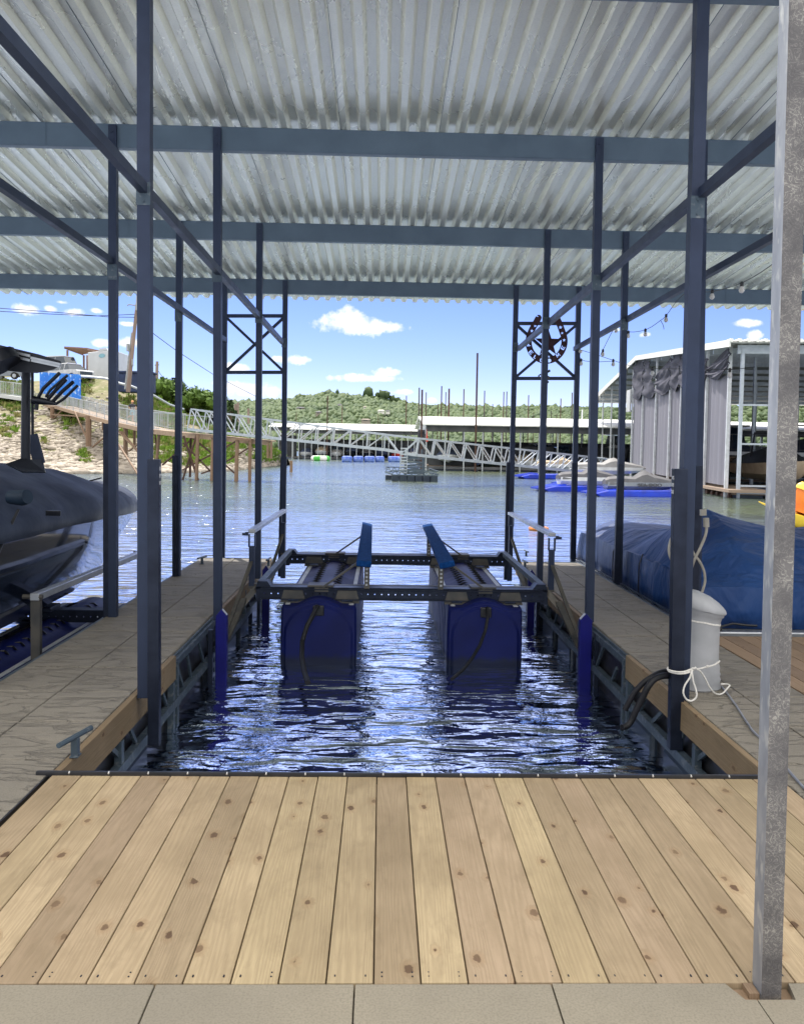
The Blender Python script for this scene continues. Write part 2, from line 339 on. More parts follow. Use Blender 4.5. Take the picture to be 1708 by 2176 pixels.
# ------------------------------------------------ sky, sun
SUN_EL,SUN_AZ=58,-24
w=bpy.data.worlds.new("World"); SC.world=w; w.use_nodes=True; t=w.node_tree; t.nodes.clear()
out=t.nodes.new('ShaderNodeOutputWorld'); bg=t.nodes.new('ShaderNodeBackground'); lk(t,bg.outputs[0],out.inputs[0])
bg.inputs[1].default_value=.10
sky=N(t,'TexSky',sky_type='NISHITA',sun_disc=False,sun_elevation=R(SUN_EL),sun_rotation=R(SUN_AZ),altitude=300,air_density=.75,dust_density=.05,ozone_density=3.5)
tc=N(t,'TexCoord'); D=tc.outputs['Generated']
nz=N(t,'TexNoise',i_Scale=22,i_Detail=6,i_Roughness=.6); lk(t,D,nz.inputs[0])
CL=[(2,540,345,230,60),(2,490,320,110,70),(2,680,355,140,40),(2,600,655,240,26),(2,700,625,90,32),(2,805,737,85,20),(2,968,783,32,18),(2,175,548,90,27),
(1,1385,595,80,26),(1,1470,720,170,46),(1,1370,700,110,30),(1,155,255,80,36),(1,430,270,65,26),(1,358,212,42,14),(1,598,450,50,22),(1,770,450,85,32),(1,760,340,75,16),(1,800,655,60,28),(1,300,250,40,22),(1,560,262,34,16),
(3,1425,405,48,32),(3,1380,335,95,24),(3,775,402,46,20),(3,600,372,45,12),(2,45,735,60,36),(1,1640,545,60,22)]
best=None
for k,x,y,a,b in CL:
    c=ray(k,x,y).normalized(); r=(ray(k,x+a,y)-ray(k,x,y)).length; h=(ray(k,x,y-b)-ray(k,x,y)).length
    e1=c.cross(V((0,0,1))).normalized(); e2=e1.cross(c)
    sb=N(t,'VectorMath',operation='SUBTRACT'); lk(t,D,sb.inputs[0]); sb.inputs[1].default_value=c
    d1=N(t,'VectorMath',operation='DOT_PRODUCT'); lk(t,sb.outputs[0],d1.inputs[0]); d1.inputs[1].default_value=e1/r
    d2=N(t,'VectorMath',operation='DOT_PRODUCT'); lk(t,sb.outputs[0],d2.inputs[0]); d2.inputs[1].default_value=e2/h
    v1,v2=d1.outputs['Value'],d2.outputs['Value']; ln=mt(t,'ADD',mt(t,'MULTIPLY',v1,v1),mt(t,'MULTIPLY',v2,v2))
    best=ln if best is None else mt(t,'MINIMUM',best,ln)
nz2=N(t,'TexNoise',i_Scale=75,i_Detail=5,i_Roughness=.62); lk(t,D,nz2.inputs[0])
nn=mt(t,'ADD',mt(t,'MULTIPLY',nz.outputs[0],1.1),mt(t,'MULTIPLY',nz2.outputs[0],1.0))
dn=mt(t,'ADD',mt(t,'SUBTRACT',1.0,mt(t,'SQRT',best)),mt(t,'MULTIPLY',mt(t,'SUBTRACT',nn,1.05),1.5))
m1=ramp(t,dn,[(.0,0),(.6,1)])
# added unseen clouds: fill light from behind, haze high ahead brightening slip reflections
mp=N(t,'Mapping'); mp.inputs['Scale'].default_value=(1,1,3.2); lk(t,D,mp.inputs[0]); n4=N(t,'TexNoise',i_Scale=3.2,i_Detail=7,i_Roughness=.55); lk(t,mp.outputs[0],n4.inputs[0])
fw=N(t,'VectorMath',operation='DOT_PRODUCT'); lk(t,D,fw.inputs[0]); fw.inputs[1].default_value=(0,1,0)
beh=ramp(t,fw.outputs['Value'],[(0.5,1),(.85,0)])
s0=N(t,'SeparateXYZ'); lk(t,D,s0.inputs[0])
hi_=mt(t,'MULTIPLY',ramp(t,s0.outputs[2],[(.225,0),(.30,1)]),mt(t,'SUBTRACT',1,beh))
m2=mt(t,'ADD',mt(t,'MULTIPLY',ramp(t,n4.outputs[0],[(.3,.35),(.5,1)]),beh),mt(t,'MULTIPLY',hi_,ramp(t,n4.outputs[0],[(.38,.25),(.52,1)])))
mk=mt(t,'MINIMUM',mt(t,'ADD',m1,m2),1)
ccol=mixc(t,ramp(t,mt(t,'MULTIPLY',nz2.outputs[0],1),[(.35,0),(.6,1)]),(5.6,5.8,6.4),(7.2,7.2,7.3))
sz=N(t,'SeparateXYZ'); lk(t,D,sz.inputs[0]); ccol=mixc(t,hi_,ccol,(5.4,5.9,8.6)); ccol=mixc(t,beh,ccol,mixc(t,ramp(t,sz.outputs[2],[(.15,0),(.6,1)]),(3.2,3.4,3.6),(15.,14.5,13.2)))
hs=N(t,'HueSaturation'); hs.inputs['Saturation'].default_value=1.15; hs.inputs['Value'].default_value=.86; lk(t,mixc(t,1.0,sky.outputs[0],(1.12,.93,1.10),'MULTIPLY'),hs.inputs['Color'])
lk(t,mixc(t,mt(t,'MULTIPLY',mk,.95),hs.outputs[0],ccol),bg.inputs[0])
sd=bpy.data.lights.new('sun','SUN'); sd.energy=3.0; sd.angle=R(.55); sd.color=(1,.955,.88)
so=bpy.data.objects.new('sun',sd); COL.objects.link(so)
e,a=R(SUN_EL),R(SUN_AZ); sv=V((math.sin(a)*math.cos(e),math.cos(a)*math.cos(e),math.sin(e))); so.rotation_euler=sv.to_track_quat('Z','Y').to_euler(); so.location=(0,0,30)
SC.view_settings.view_transform='Standard'; SC.view_settings.look='None'; SC.view_settings.exposure=1.0; SC.view_settings.gamma=1
# ------------------------------------------------ lake water
m,t,b=nt('lake'); c=N(t,'TexCoord')
def wn(sx,sy,sc,det,dis=0,rot=0):
    q=N(t,'Mapping'); q.inputs['Scale'].default_value=(sx,sy,1); q.inputs['Rotation'].default_value=(0,0,rot); lk(t,c.outputs['Object'],q.inputs[0])
    n=N(t,'TexNoise',i_Scale=sc,i_Detail=det,i_Distortion=dis); lk(t,q.outputs[0],n.inputs[0]); return n.outputs[0]
a1=wn(.36,1,6.5,1.6,.5,.1); a2=wn(.4,1,2.6,2,.3,-.15); a3=wn(1,1,26,2,.3); a4=wn(.4,1,.5,3)
s_=N(t,'SeparateXYZ'); lk(t,c.outputs['Object'],s_.inputs[0])
far=ramp(t,mt(t,'MULTIPLY',s_.outputs[1],.02),[(.18,0),(.6,1)])   # open water is choppier than the sheltered slip
h=mt(t,'ADD',mt(t,'MULTIPLY',a1,.020),mt(t,'MULTIPLY',a2,.05)); h=mt(t,'ADD',h,mt(t,'MULTIPLY',a3,.0014)); h2=mt(t,'ADD',h,mt(t,'MULTIPLY',a4,.12))
hh=N(t,'Mix',data_type='FLOAT'); lk(t,far,hh.inputs[0]); lk(t,mt(t,'MULTIPLY',h,1.75),hh.inputs[2]); lk(t,mt(t,'MULTIPLY',h2,2.0),hh.inputs[3])
bp=N(t,'Bump',i_Strength=1,i_Distance=1); lk(t,hh.outputs[0],bp.inputs['Height']); lk(t,bp.outputs[0],b.inputs['Normal'])
shal=ramp(t,wn(1,1,.035,3),[(.42,0),(.62,1)])
lk(t,mixc(t,shal,(.05,.075,.065),(.11,.13,.055)),b.inputs['Base Color']); lk(t,mt(t,'MULTIPLY_ADD',far,.12,.03),b.inputs['Roughness']); b.inputs['IOR'].default_value=1.5
b.inputs['Specular IOR Level'].default_value=0
gl=N(t,'BsdfGlossy'); gl.inputs['Color'].default_value=(.80,.88,1,1); lk(t,mt(t,'MULTIPLY_ADD',ramp(t,mt(t,'MULTIPLY',s_.outputs[1],.02),[(.16,0),(.3,1)]),.11,.03),gl.inputs['Roughness']); lk(t,bp.outputs[0],gl.inputs['Normal'])
fr_n=N(t,'Fresnel',i_IOR=1.33); lk(t,bp.outputs[0],fr_n.inputs['Normal'])
bc=b.inputs['Base Color'].links[0].from_socket; lk(t,mixc(t,ramp(t,mt(t,'MULTIPLY',s_.outputs[1],.02),[(.2,0),(.42,1)]),(.0015,.003,.012),bc),b.inputs['Base Color'])
ms=N(t,'MixShader'); lk(t,mt(t,'MINIMUM',mt(t,'MULTIPLY',fr_n.outputs[0],mt(t,'MULTIPLY_ADD',far,-6.7,8.0)),.97),ms.inputs[0]); lk(t,b.outputs[0],ms.inputs[1]); lk(t,gl.outputs[0],ms.inputs[2])
om=[q for q in t.nodes if q.type=='OUTPUT_MATERIAL'][0]; lk(t,ms.outputs[0],om.inputs[0])
mb=MB(); mb.add([(-1500,-60,WZ),(1500,-60,WZ),(1500,1500,WZ),(-1500,1500,WZ)],[(0,1,2,3)])
tm('water',mb,'lake',None,None,kind='structure')
# ------------------------------------------------ roof canopy over the slip
def zr(Y): return 4.11+.079*(12.69-Y)
YR0,YR1=4.3,13.9
YS=[5.351,7.761,10.243,12.69]
cano=thing('boat_dock_roof','corrugated galvanised metal roof on steel beams and posts over the boat slip','roof',(0,8,0))
mb=MB(); P=.18; h=.052; x=-9.6; pr=[]
while x<11.4:
    pr+=[(x,0),(x+.055,0),(x+.085,h),(x+.15,h)]; x+=P
ys=[YR0+ (YR1-YR0)*i/8 for i in range(9)]
vs=[(px,y,zr(y)+.012+pz) for y in ys for px,pz in pr]; n=len(pr)
fs=[(j*n+i,j*n+i+1,(j+1)*n+i+1,(j+1)*n+i) for j in range(8) for i in range(n-1)]
o=mb.add(vs,fs).build('roof_sheet','roof_metal',cano); md=o.modifiers.new('t','SOLIDIFY'); md.thickness=.0025; md.offset=1
mb=MB(); x=-9.6+.9*.2
while x<11.2:
    a_,b_=(x,YR0,zr(YR0)+.0095),(x,YR1,zr(YR1)+.0095); MB().bar(a_,b_,.004,.003).build('sheet_lap','galv',cano); x+=.9
for Y in [2.93]+YS:
    mb=MB(); z=zr(Y)
    if Y<3 : z=zr(Y)
    mb.box((-9.5,Y-.004,z-.20),(11.3,Y,z+.008)); mb.box((-9.5,Y,z+.002),(11.3,Y+.07,z+.008)); mb.box((-9.5,Y,z-.203),(11.3,Y+.07,z-.197)); mb.box((-9.5,Y+.066,z-.197),(11.3,Y+.07,z-.17))
    for bx in (-7.1,-3.4,1.15+ (Y-7)*.05,5.2,8.9): mb.box((bx,Y-.008,z-.195),(bx+.32,Y-.004,z-.002))
    mb.build('beam','galv_beam',cano)
def post(x0,y0,x1,y1,Y,mt_='post_steel',z0=0,w=.076,name='post',ztop=None):
    a=aY(0,x0,y0,Y); c=aY(0,x1,y1,Y); d=(c-a)/(c.z-a.z); zt=ztop or zr(Y)-.01
    p=a+d*(z0-a.z); q=a+d*(zt-a.z); mb=MB(); mb.bar(p,q,w,w,up=(0,1,0)); 
    for zz in (zt-.06,zt-.14):
        s=a+d*(zz-a.z); mb.tube([s+V((0,-w/2-.008,0)),s+V((0,-w/2+.005,0))],.011,6)
    mb.build(name,mt_,cano); return p,q
PO={}
for k,(x0,y0,x1,y1,i) in {'L0':(308,0,309,1440,0),'L1':(462.5,300,463,1250,1),'L2':(552,500,548,1150,2),'L3':(606,640,602,1150,3),
 'R0':(1490,0,1449,1400,0),'R1':(1272,320,1252,1290,1),'R2':(1163,520,1148,1150,2),'R3':(1096,640,1083,1180,3),
 'LO1':(238,300,238.5,1300,1),'LO2':(382,500,377,1220,2),'LO3':(478,640,473,1150,3),'RO1':(1492,330,1481,1100,1),'RO2':(1329,500,1314,1230,2),'RO3':(1229,640,1217,1180,3)}.items():
    if k=='LO1': x0,x1=241,241
    z0=-.02 if i<3 else -.4
    PO[k]=post(x0,y0,x1,y1,YS[i],z0=z0,w=.08 if i==0 else .072)
for X in (-2.60,2.97):
    mb=MB(); mb.bar((X,YS[0],-.02),(X,YS[0],zr(YS[0])),.08,.08,up=(0,1,0)); mb.build('post','post_steel',cano)
for X in (-7.0,6.9):
    for Y in YS:
        mb=MB(); mb.bar((X,Y,-.8),(X,Y,zr(Y)),.08,.08,up=(0,1,0)); mb.build('post','post_steel',cano)
# long rails joining the posts, measured on the photograph at the end posts
def rail(x3,y3,x0,y0,Y0,off):
    a=aY(0,x3,y3,12.62); c=aY(0,x0,y0,Y0); d=(c-a)/(c.y-a.y); p=a+d*(2.0-a.y)
    mb=MB(); mb.bar(a+V((off,0,0)),p+V((off,0,0)),.05,.062); mb.build('rail','post_steel',cano)
rail(600,727,308,403,5.35,.0); rail(480,723,238,556,7.76,0)
rail(1101,741,1487,413,5.35,0); rail(1221,741,1640,505,6.7,0)
for k in ('L0','L1','L2','L3','R0','R1','R2','R3','LO1','LO2','RO2'):
    p,q=PO[k]; u=(3.17-p.z)/(q.z-p.z); c=p.lerp(q,u); s=-1 if c.x<0 else 1
    mb=MB(); mb.box((c.x-.044,c.y-.043,c.z-.07),(c.x+.044,c.y-.038,c.z+.07)); mb.tube([c+V((0,-.05,.045)),c+V((0,-.04,.045))],.009,6); mb.tube([c+V((0,-.05,-.045)),c+V((0,-.04,-.045))],.009,6); mb.build('rail_bracket','galv',cano)
# braced frames between the far post pairs
for a,b_,y1,y2 in (('L3','LO3',671,791),('R3','RO3',687,804)):
    def onp(k,y):
        p,q=PO[k]; u=(aY(0,PO_x(k),y,12.69).z-p.z)/(q.z-p.z); return p+(q-p)*u
    def PO_x(k): return {'L3':604,'LO3':476,'R3':1092,'RO3':1224}[k]
    mb=MB(); A,B,C_,D_=onp(a,y1),onp(b_,y1),onp(a,y2),onp(b_,y2)
    mb.bar(A,B,.05,.05); mb.bar(C_,D_,.05,.05); mb.bar(A+V((0,.026,0)),D_+V((0,.026,0)),.045,.04); mb.bar(B+V((0,-.024,0)),C_+V((0,-.024,0)),.045,.04)
    mb.build('cross_brace','post_steel',cano)
# weathered foreground post
p=aY(0,1629,2085,2.41); q=aY(0,1688,0,2.41); d=(q-p)/(q.z-p.z); p=p+d*(-.07-p.z); q=p+d*(4.7+.07); w_=.0605
mb=MB(); mb.bar(p,q,w_,w_,up=(0,1,0)); mb.mi=[0]*6
o=tm('dock_post',mb,['old_zinc','corroded_zinc'],'thick weathered square steel post with corroded face standing right at the front of the boards','post',loc=p)
me=o.data
for f in me.polygons:
    if f.normal.y<-.7: f.material_index=1
E0=p
# ------------------------------------------------ front timber deck and walkway
dk=thing('timber_deck','new yellow pine board deck at the head of the slip','deck',(-.0013,3.2,0))
XL,XRt=-1.590,1.996; mb=MB(); bx=-.0013; k0=math.ceil((XL-bx)/.143)
YD0,YD1=2.434,4.012
edges=[XL]+[bx+.143*k for k in range(k0,40) if bx+.143*k<XRt]+[XRt]
for x0,x1 in zip(edges,edges[1:]):
    if x1-x0<.02: continue
    y1=YD1 if x0<1.98 else YD1
    dz=random.uniform(-.002,.0012)
    if x0>1.0 and x0<1.12: pass
    mb.bbox((x0+.0022,YD0+random.uniform(-.002,.003),-.034+dz),(x1-.0022,y1+random.uniform(-.004,.0),0+dz),.003)
dz_=MB(); 
o=mb.build('deck_boards','new_timber',dk)
# shift the shader's board index to the real boards
mb=MB(); mb.box((XL,YD0+.01,-.075),(XRt,YD1-.03,-.04)); mb.build('joist_layer','brown_timber',dk)
mb=MB()
for x0 in [e_+dx for e_ in edges[:-1] for dx in (.025,.118)]:
    if x0<1.9:
        for yy in (YD0+.03,YD0+.05 if random.random()<.3 else YD0+.035): MB().tube([(x0,yy,-.002),(x0,yy,.0006)],.0028,6).build('board_screw','dark_steel',dk)
mb=MB(); xs=np.linspace(XL-.06,2.0,40)
mb.loft([[(x,YD1-.012+.003*fn(x,0,0,3),.004),(x,YD1-.008,.018+.003*fn(x,1,0,2)),(x,YD1+.014,.014),(x,YD1+.016,-.07),(x,YD1+.004,-.07)] for x in xs])
mb.build('rubber_edge','black_rubber',dk,smooth=True)
mb=MB()
for x in np.arange(XL+.1,2.0,.19): MB().tube([(x,YD1-.014,.010),(x,YD1-.004,.0165)],.0045,6).build('edge_screw','screw',dk)
mb=MB(); mb.box((XL-.0,YD1-.04,-.25),(2.0,YD1-.002,-.04)); mb.build('fascia','fascia_timber',dk)
wk=thing('walkway','beige concrete tile walkway across the front of the boards','walkway',(0,2,0))
mb=MB(); j0=aZ(0,753,2098,0).x
for i in range(-5,7):
    for j in range(3):
        x0=j0+.594*i; y1=YD0-.006-.594*j; x1=x0+.594
        nl,nr=E0.x-.12,E0.x+.075
        if j==0 and nr>x0 and nl<x1:   # notch cut round the post
            a_,b_=x0+.002,x1-.002; pts=[(a_,y1-.59,0),(b_,y1-.59,0)]
            pts+=[(b_,y1,0),(nr,y1,0),(nr-.015,y1-.075,0)] if nr<b_ else [(b_,y1-.075,0)]
            pts+=[(nl+.03,y1-.075,0),(nl,y1,0),(a_,y1,0)] if nl>a_ else [(a_,y1-.075,0)]
            mb.prism(pts,(0,0,-.04)); continue
        mb.bbox((x0+.002,y1-.591,-.04),(x1-.002,y1,0),.004)
mb.build('tile','plain_tile',wk)
mb=MB(); mb.box((-3.6,.5,-.12),(4.4,YD0-.004,-.045)); mb.build('walkway_base','slate_tile',wk); MB().box((E0.x-.115,YD0-.085,-.044),(E0.x+.07,YD0-.005,-.02)).box((E0.x-.065,YD0-.05,-.0195),(E0.x-.034,YD0+.0,-.002)).build('filler_block','brown_timber',wk)
# ------------------------------------------------ finger docks
def finger(X0,X1,sx,label,Yw,tiles0=2.434):
    """X0..X1 deck span; sx=+1 if the slip is on the +x side"""
    f=thing('finger_dock',label,'dock',((X0+X1)/2,7,0))
    ye=12.0; mb=MB(); xm=(X0+X1)/2; y=tiles0
    if sx>0: y-=.594*2
    while y<ye-.1:
        y1=min(y+.592,ye)
        for a,b in ((X0,xm),(xm,X1)): mb.bbox((a+.004,y+.006,-.05+random.uniform(-.001,.001)),(b-.004,y1-.006,random.uniform(-.002,.0)),.007)
        y+=.592
    mb.build('deck_tile','slate_tile',f)
    mb=MB(); mb.box((X0+.02,tiles0,-.6),(X1-.02,ye-.05,-.055)); mb.build('under_deck_shade','black_rubber',f)  # solid black block standing in for the shaded void under the tiles
    xs=X1 if sx>0 else X0; s=sx
    def B(a,b): return (xs+s*a),(xs+s*b)
    x0,x1=B(.001,.04); 
    for ya,yb in ((YD1+.003,Yw),(8.05,11.95)):
        mb=MB(); mb.bbox((x0,ya,-.19),(x1,yb,-.004),.004); mb.build('fascia','fascia_timber',f)
    mb=MB(); x0,x1=B(.0,.035); mb.box((x0,Yw+.004,-.1),(x1,8.04,-.045)); x0,x1=B(.0,.012); mb.box((x0,Yw+.004,-.045),(x1,8.04,-.02))
    x0,x1=B(.0,.05)
    mb.box((x0,2.4,-.40),(x1,ye,-.335))
    for yv in (Yw-.09,Yw+.03,5.0,8.05,9.6,11.1): 
        if s*0==0: mb.box((x0,yv,-.72 if abs(yv-Yw)<.2 else -.335),(B(.0,.045)[1],yv+.05,-.06 if yv>Yw else -.195))
    yy=4.1
    while yy<11.6:
        zt=-.19 if (yy<Yw or yy>8.05) else -.1
        xx=B(.01,.03); xm_=sum(xx)/2
        mb.bar((xm_,yy,zt),(xm_,yy+.22,-.34),.018,.03); mb.bar((xm_,yy+.5,-.34),(xm_,yy+.36,zt),.018,.03); yy+=.78
    mb.build('truss_frame','galv',f)
    y=4.15
    while y<11.6:
        if not (Yw-.1<y+.4<Yw+1.2):
            mb=MB(); x0,x1=B(-.25,.03)
            mb.bbox((x0,y,-.9),(x1,y+.62,-.42),.03)
            mb.build('float','float_plastic',f)
        y+=.86
    # end and outer edge
    xo=X0 if sx>0 else X1; so_=-sx
    mb=MB(); mb.box((xo,3.0 if sx>0 else 7.3,-.16),(xo+so_*.03,ye,-.01)); mb.box((X0,ye+.001,-.16),(X1,ye+.03,-.01)); mb.build('edge_beam','galv',f)
    mb=MB()
    for yv in np.arange(3.0,11.5,1.1): mb.bbox((xo,yv,-.9),(xo-so_*.25,yv+.9,-.3),.03)
    mb.build('outer_float','float_plastic',f)
    return f
fl=finger(-2.55,-1.592,1,'slate patterned finger dock with cleats on the left of the slip',6.35)
fr=finger(2.0,2.86,-1,'slate patterned finger dock with the white covered pump on the right of the slip',6.5)
mb=MB(); mb.box((XL-.012,2.434,-.12),(XL-.002,YD1,-.002)); mb.build('tile_edge','black_rubber',fl)
def guide(par,xc,ytop,wpx,ybot,Y,face,holes=0,xtop=None):
    sc=Y/FP; a=aY(0,xtop or xc,ytop,Y); c=aY(0,xc,ybot,Y); mb=MB(); w=wpx*sc; dpt=.06
    mb.loft([[p_+V((sx*w/2,sy*dpt/2,0)) for sx,sy in ((-1,-1),(1,-1),(1,1),(-1,1))] for p_ in (a,c)])
    o=mb.build('guide_post','dark_steel',par,bevel=.004)
    if holes:
        fx=face; d=(c-a)
        for u in np.linspace(.1,.93,holes):
            p_=a+d*u+V((fx*(w/2),0,0)); mb=MB(); mb.tube([p_-V((fx*.004,0,0)),p_+V((fx*.0015,0,0))],.011,10); mb.build('bolt_hole','black_rubber',o)
        mb=MB(); p_=a+d*.015
        for q in range(3): 
            zz=p_.z-.02-.045*q
            for r_ in range(4): mb.box((p_.x+fx*(w/2-.001),p_.y-.02,zz-.006*r_),(p_.x+fx*(w/2+.0012),p_.y+.02-.004*((q*3+r_)%3),zz-.006*r_-.003))
        mb.build('faded_print','sticker',o)
    return o
guide(fl,328,976,24,1582,5.33,1,6); guide(fr,1434,996,29,1592,5.30,-1,6,xtop=1444)
guide(fl,228,900,14,1312,7.78,1); guide(fl,372,968,10,1229,10.2,1); guide(fl,457,963,8,1190,12.68,1); guide(fl,597,971,13,1225,12.7,1,xtop=603)
guide(fr,1076,982,12,1232,12.7,-1,xtop=1082); guide(fr,1217,983,12,1188,12.68,-1,xtop=1221); guide(fr,1309,986,13,1242,10.2,-1,xtop=1319); guide(fr,1475,990,14,1262,7.75,-1,xtop=1484)
# decks of the neighbouring slip heads
nd=thing('side_deck','weathered brown board deck beyond the right finger dock','deck',(4.1575,5,0))
mb=MB(); x=2.872
while x<6.5:
    mb.bbox((x,YD0,-.035),(x+.138,7.2,random.uniform(-.002,.001)),.003); x+=.143
mb.build('deck_boards','brown_timber',nd); mb=MB(); mb.box((2.87,YD0,-.3),(6.5,7.17,-.05)); mb.build('deck_frame','black_rubber',nd)
# cleats
def cleat(p,s,par_label,grp,ang=0,bright=True):
    c=thing('dock_cleat',par_label,'cleat',p,grp); mb=MB(); 
    d=V((math.sin(ang),math.cos(ang),0))
    p=V(p); mb.bbox(p+V((-.022,-.03,-.0)),p+V((.022,.03,.008)),.002); mb.bar(p,p+V((0,0,.085*s)),.03*s,.03*s,up=(0,1,0)); mb.build('cleat_base','galv',c)
    mb=MB(); mb.tube([p+V((0,0,.09*s))-d*.12*s,p+V((0,0,.09*s))+d*.12*s],[.012*s,.013*s],8); mb.build('cleat_bar','galv',c,smooth=True)
    c['_x']=1
G='small galvanised cleats at the far end of the finger docks'
cleat(aZ(4,440,1780,0),1.15,'large galvanised T shaped cleat on the near left of the left finger dock',None,.25)
cleat(aZ(4,1180,655,0),1,'small galvanised cleat on the outer edge of the left finger dock',None,.3)
cleat(aZ(4,1568,665,0),1,'small galvanised cleat on the slip side edge of the left finger dock',None,.1)
cleat(aZ('K',1012,505,0),1,'small galvanised cleat on the slip side edge of the right finger dock',None,-.1)
cleat(aZ('K',1022,412,0),.9,'tiny galvanised cleat at the sunlit far end of the right finger dock',None,-.1)
# ------------------------------------------------ boat lift in the slip
lf=thing('boat_lift','empty floating boat lift with two dark blue tanks and blue carpeted bunks in the slip','boat lift',(.1,9.5,0))
Yf,Yr=8.4,11.0; zT,zB=.181,.072
xa=aY('J',345,800,Yf).x; xb=aY('K',1155,680,Yf).x
def perf(mb,x0,x1,z0,z1,y,p,r,zc,th=.006):
    n=int((x1-x0)/p); p=(x1-x0)/n
    for i in range(n):
        a,b=x0+i*p,x0+(i+1)*p; c=(a+b)/2; K=8
        for yy in (y,y+th):
            outer=[(b,zc),(b,z1),(c,z1),(a,z1),(a,zc),(a,z0),(c,z0),(b,z0)]
            inner=[(c+r*math.cos(k*math.pi/4),zc+r*math.sin(k*math.pi/4)) for k in range(8)]
            vs=[(u,yy,v) for u,v in outer+inner]; mb.add(vs,[(k,(k+1)%8,8+(k+1)%8,8+k) for k in range(8)])
        inner=[(c+r*math.cos(k*math.pi/4),zc+r*math.sin(k*math.pi/4)) for k in range(8)]
        mb.add([(u,y,v) for u,v in inner]+[(u,y+th,v) for u,v in inner],[(k,(k+1)%8,8+(k+1)%8,8+k) for k in range(8)])
for Y,nm in ((Yf,0),(Yr,1)):
    mb=MB(); x0=xa-.0;x1=xb
    perf(mb,x0,x1,zB,zT,Y,.069,.0075 if nm==0 else .0065,(zB+zT)/2-.005)
    mb.box((x0,Y-.006,zT),(x1,Y+.13,zT+.008)); mb.box((x0,Y-.03,zB-.008),(x1,Y+.13,zB)); mb.box((x0,Y-.03,zT-.014),(x1,Y,zT-.006))
    mb.build('cross_beam','beige_steel' if nm==2 else 'dark_steel',lf)
    mb=MB()
    mb.box((x0-.0,Y+.14,zT+.004),(x1,Y+.2,zT+.01)); mb.box((x0,Y+.193,zB+.03),(x1,Y+.2,zT+.004)); mb.build('back_angle','beige_steel',lf)
for X in (xa,xb):
    s=-1 if X<0 else 1
    mb=MB(); mb.bar((X-s*.0,Yf+.08,zT+.035),(X,Yr+.1,zT+.035),.065,.055); mb.build('side_rail','galv',lf)
    for Y in (Yf,Yr):
        mb=MB(); mb.loft([[(X-s*.10,Y+.02,zT+.005),(X-s*.06,Y+.02,zT+.06),(X+s*.035,Y+.02,zT+.06),(X+s*.06,Y+.02,zT-.02)],[(X-s*.10,Y+.18,zT+.005),(X-s*.06,Y+.18,zT+.06),(X+s*.035,Y+.18,zT+.06),(X+s*.06,Y+.18,zT-.02)]])
        mb.box((X+s*.0,Y+.02,zB-.04),(X+s*.05,Y+.18,zT)); mb.build('corner_bracket','dark_steel',lf)
# tanks
def tank(x0,x1,ya,yb,ztop,par,m_='blue_tank',zb=-.85):
    xc=(x0+x1)/2; hw=(x1-x0)/2; rings=[]; sh=.075
    def ring(y,k,dz=0):
        pts=[(xc-hw*k,y,zb),(xc-hw*k,y,ztop-.34),(xc-hw*.985*k,y,ztop-sh-.03+dz),(xc-hw*.96*k,y,ztop-sh+dz),(xc-hw*.62*k,y,ztop-sh+dz)]
        for a_ in range(1,8):
            u=-.55+1.1*a_/8; pts.append((xc+hw*u*k,y,ztop-sh+dz+ sh*math.cos(u/.58*math.pi/2)))
        pts+=[(xc+hw*.62*k,y,ztop-sh+dz),(xc+hw*.96*k,y,ztop-sh+dz),(xc+hw*.985*k,y,ztop-sh-.03+dz),(xc+hw*k,y,ztop-.34),(xc+hw*k,y,zb)]
        return pts
    rings=[ring(ya,.94,-.03),ring(ya+.02,.985,-.008),ring(ya+.05,1)]
    y=ya+.3
    while y<yb-.3:
        rings+=[ring(y,1),ring(y+.012,.985),ring(y+.035,.985),ring(y+.047,1)]; y+=.22
    rings+=[ring(yb-.05,1),ring(yb,.95,-.03)]
    mb=MB(); mb.loft(rings); 
    # moulded dome on the end
    K=14; cz=ztop-.36
    for r0,r1,d0,d1 in ((.98,.90,.0,.028),(.90,.0,.028,.034)):
        a=[(xc+hw*.93*r0*math.cos(q*math.pi/K),ya-d0,cz+(ztop-.045-cz)*r0*math.sin(q*math.pi/K)) for q in range(K+1)]+[(xc-hw*.93*r0,ya-d0,zb),(xc+hw*.93*r0,ya-d0,zb)]
        b=[(xc+hw*.93*r1*math.cos(q*math.pi/K),ya-d1,cz+(ztop-.045-cz)*r1*math.sin(q*math.pi/K)) for q in range(K+1)]+[(xc-hw*.93*r1,ya-d1,zb),(xc+hw*.93*r1,ya-d1,zb)]
        if r1: mb.loft([a,b],cap=False)
        else: mb.add(a,[tuple(range(len(a)))])
    tk=mb.build('tank',m_,par,smooth=True)
    mb=MB(); y=ya+.35
    while y<yb-.35:
        for s in (-1,1):
            xx=xc+s*hw*.3; zz=ztop-sh+sh*math.cos(.3/.58*math.pi/2)
            pts=[(xx+s*u*.055,y+.05-.05*abs(u+.3),zz+.004-.012*(u)*1.0) for u in (-1,-.6,-.2,.2,.6,1)]
            MB().tube(pts,[.003,.010,.013,.013,.009,.003],6).build('moulded_slot','black_rubber',tk,smooth=True)
        y+=.16
    mb=MB(); mb.box((xc-hw*.9,ya+.1,ztop-sh-.004),(xc-hw*.78,yb-.1,ztop-sh+.006)); mb.box((xc+hw*.78,ya+.1,ztop-sh-.004),(xc+hw*.9,yb-.1,ztop-sh+.006)); mb.build('tank_strip','white_plastic',tk)
    mb=MB(); mb.bbox((xc-.055,ya-.045,ztop-.16),(xc+.055,ya-.0,ztop-.06),.01); mb.build('hose_port','black_rubber',tk)
    return tk
xl0,xl1=aY('J',533,1400,8.2).x,aY('J',1290,1400,8.2).x; xr0,xr1=aY('K',388,1100,8.2).x,aY('K',995,1100,8.2).x
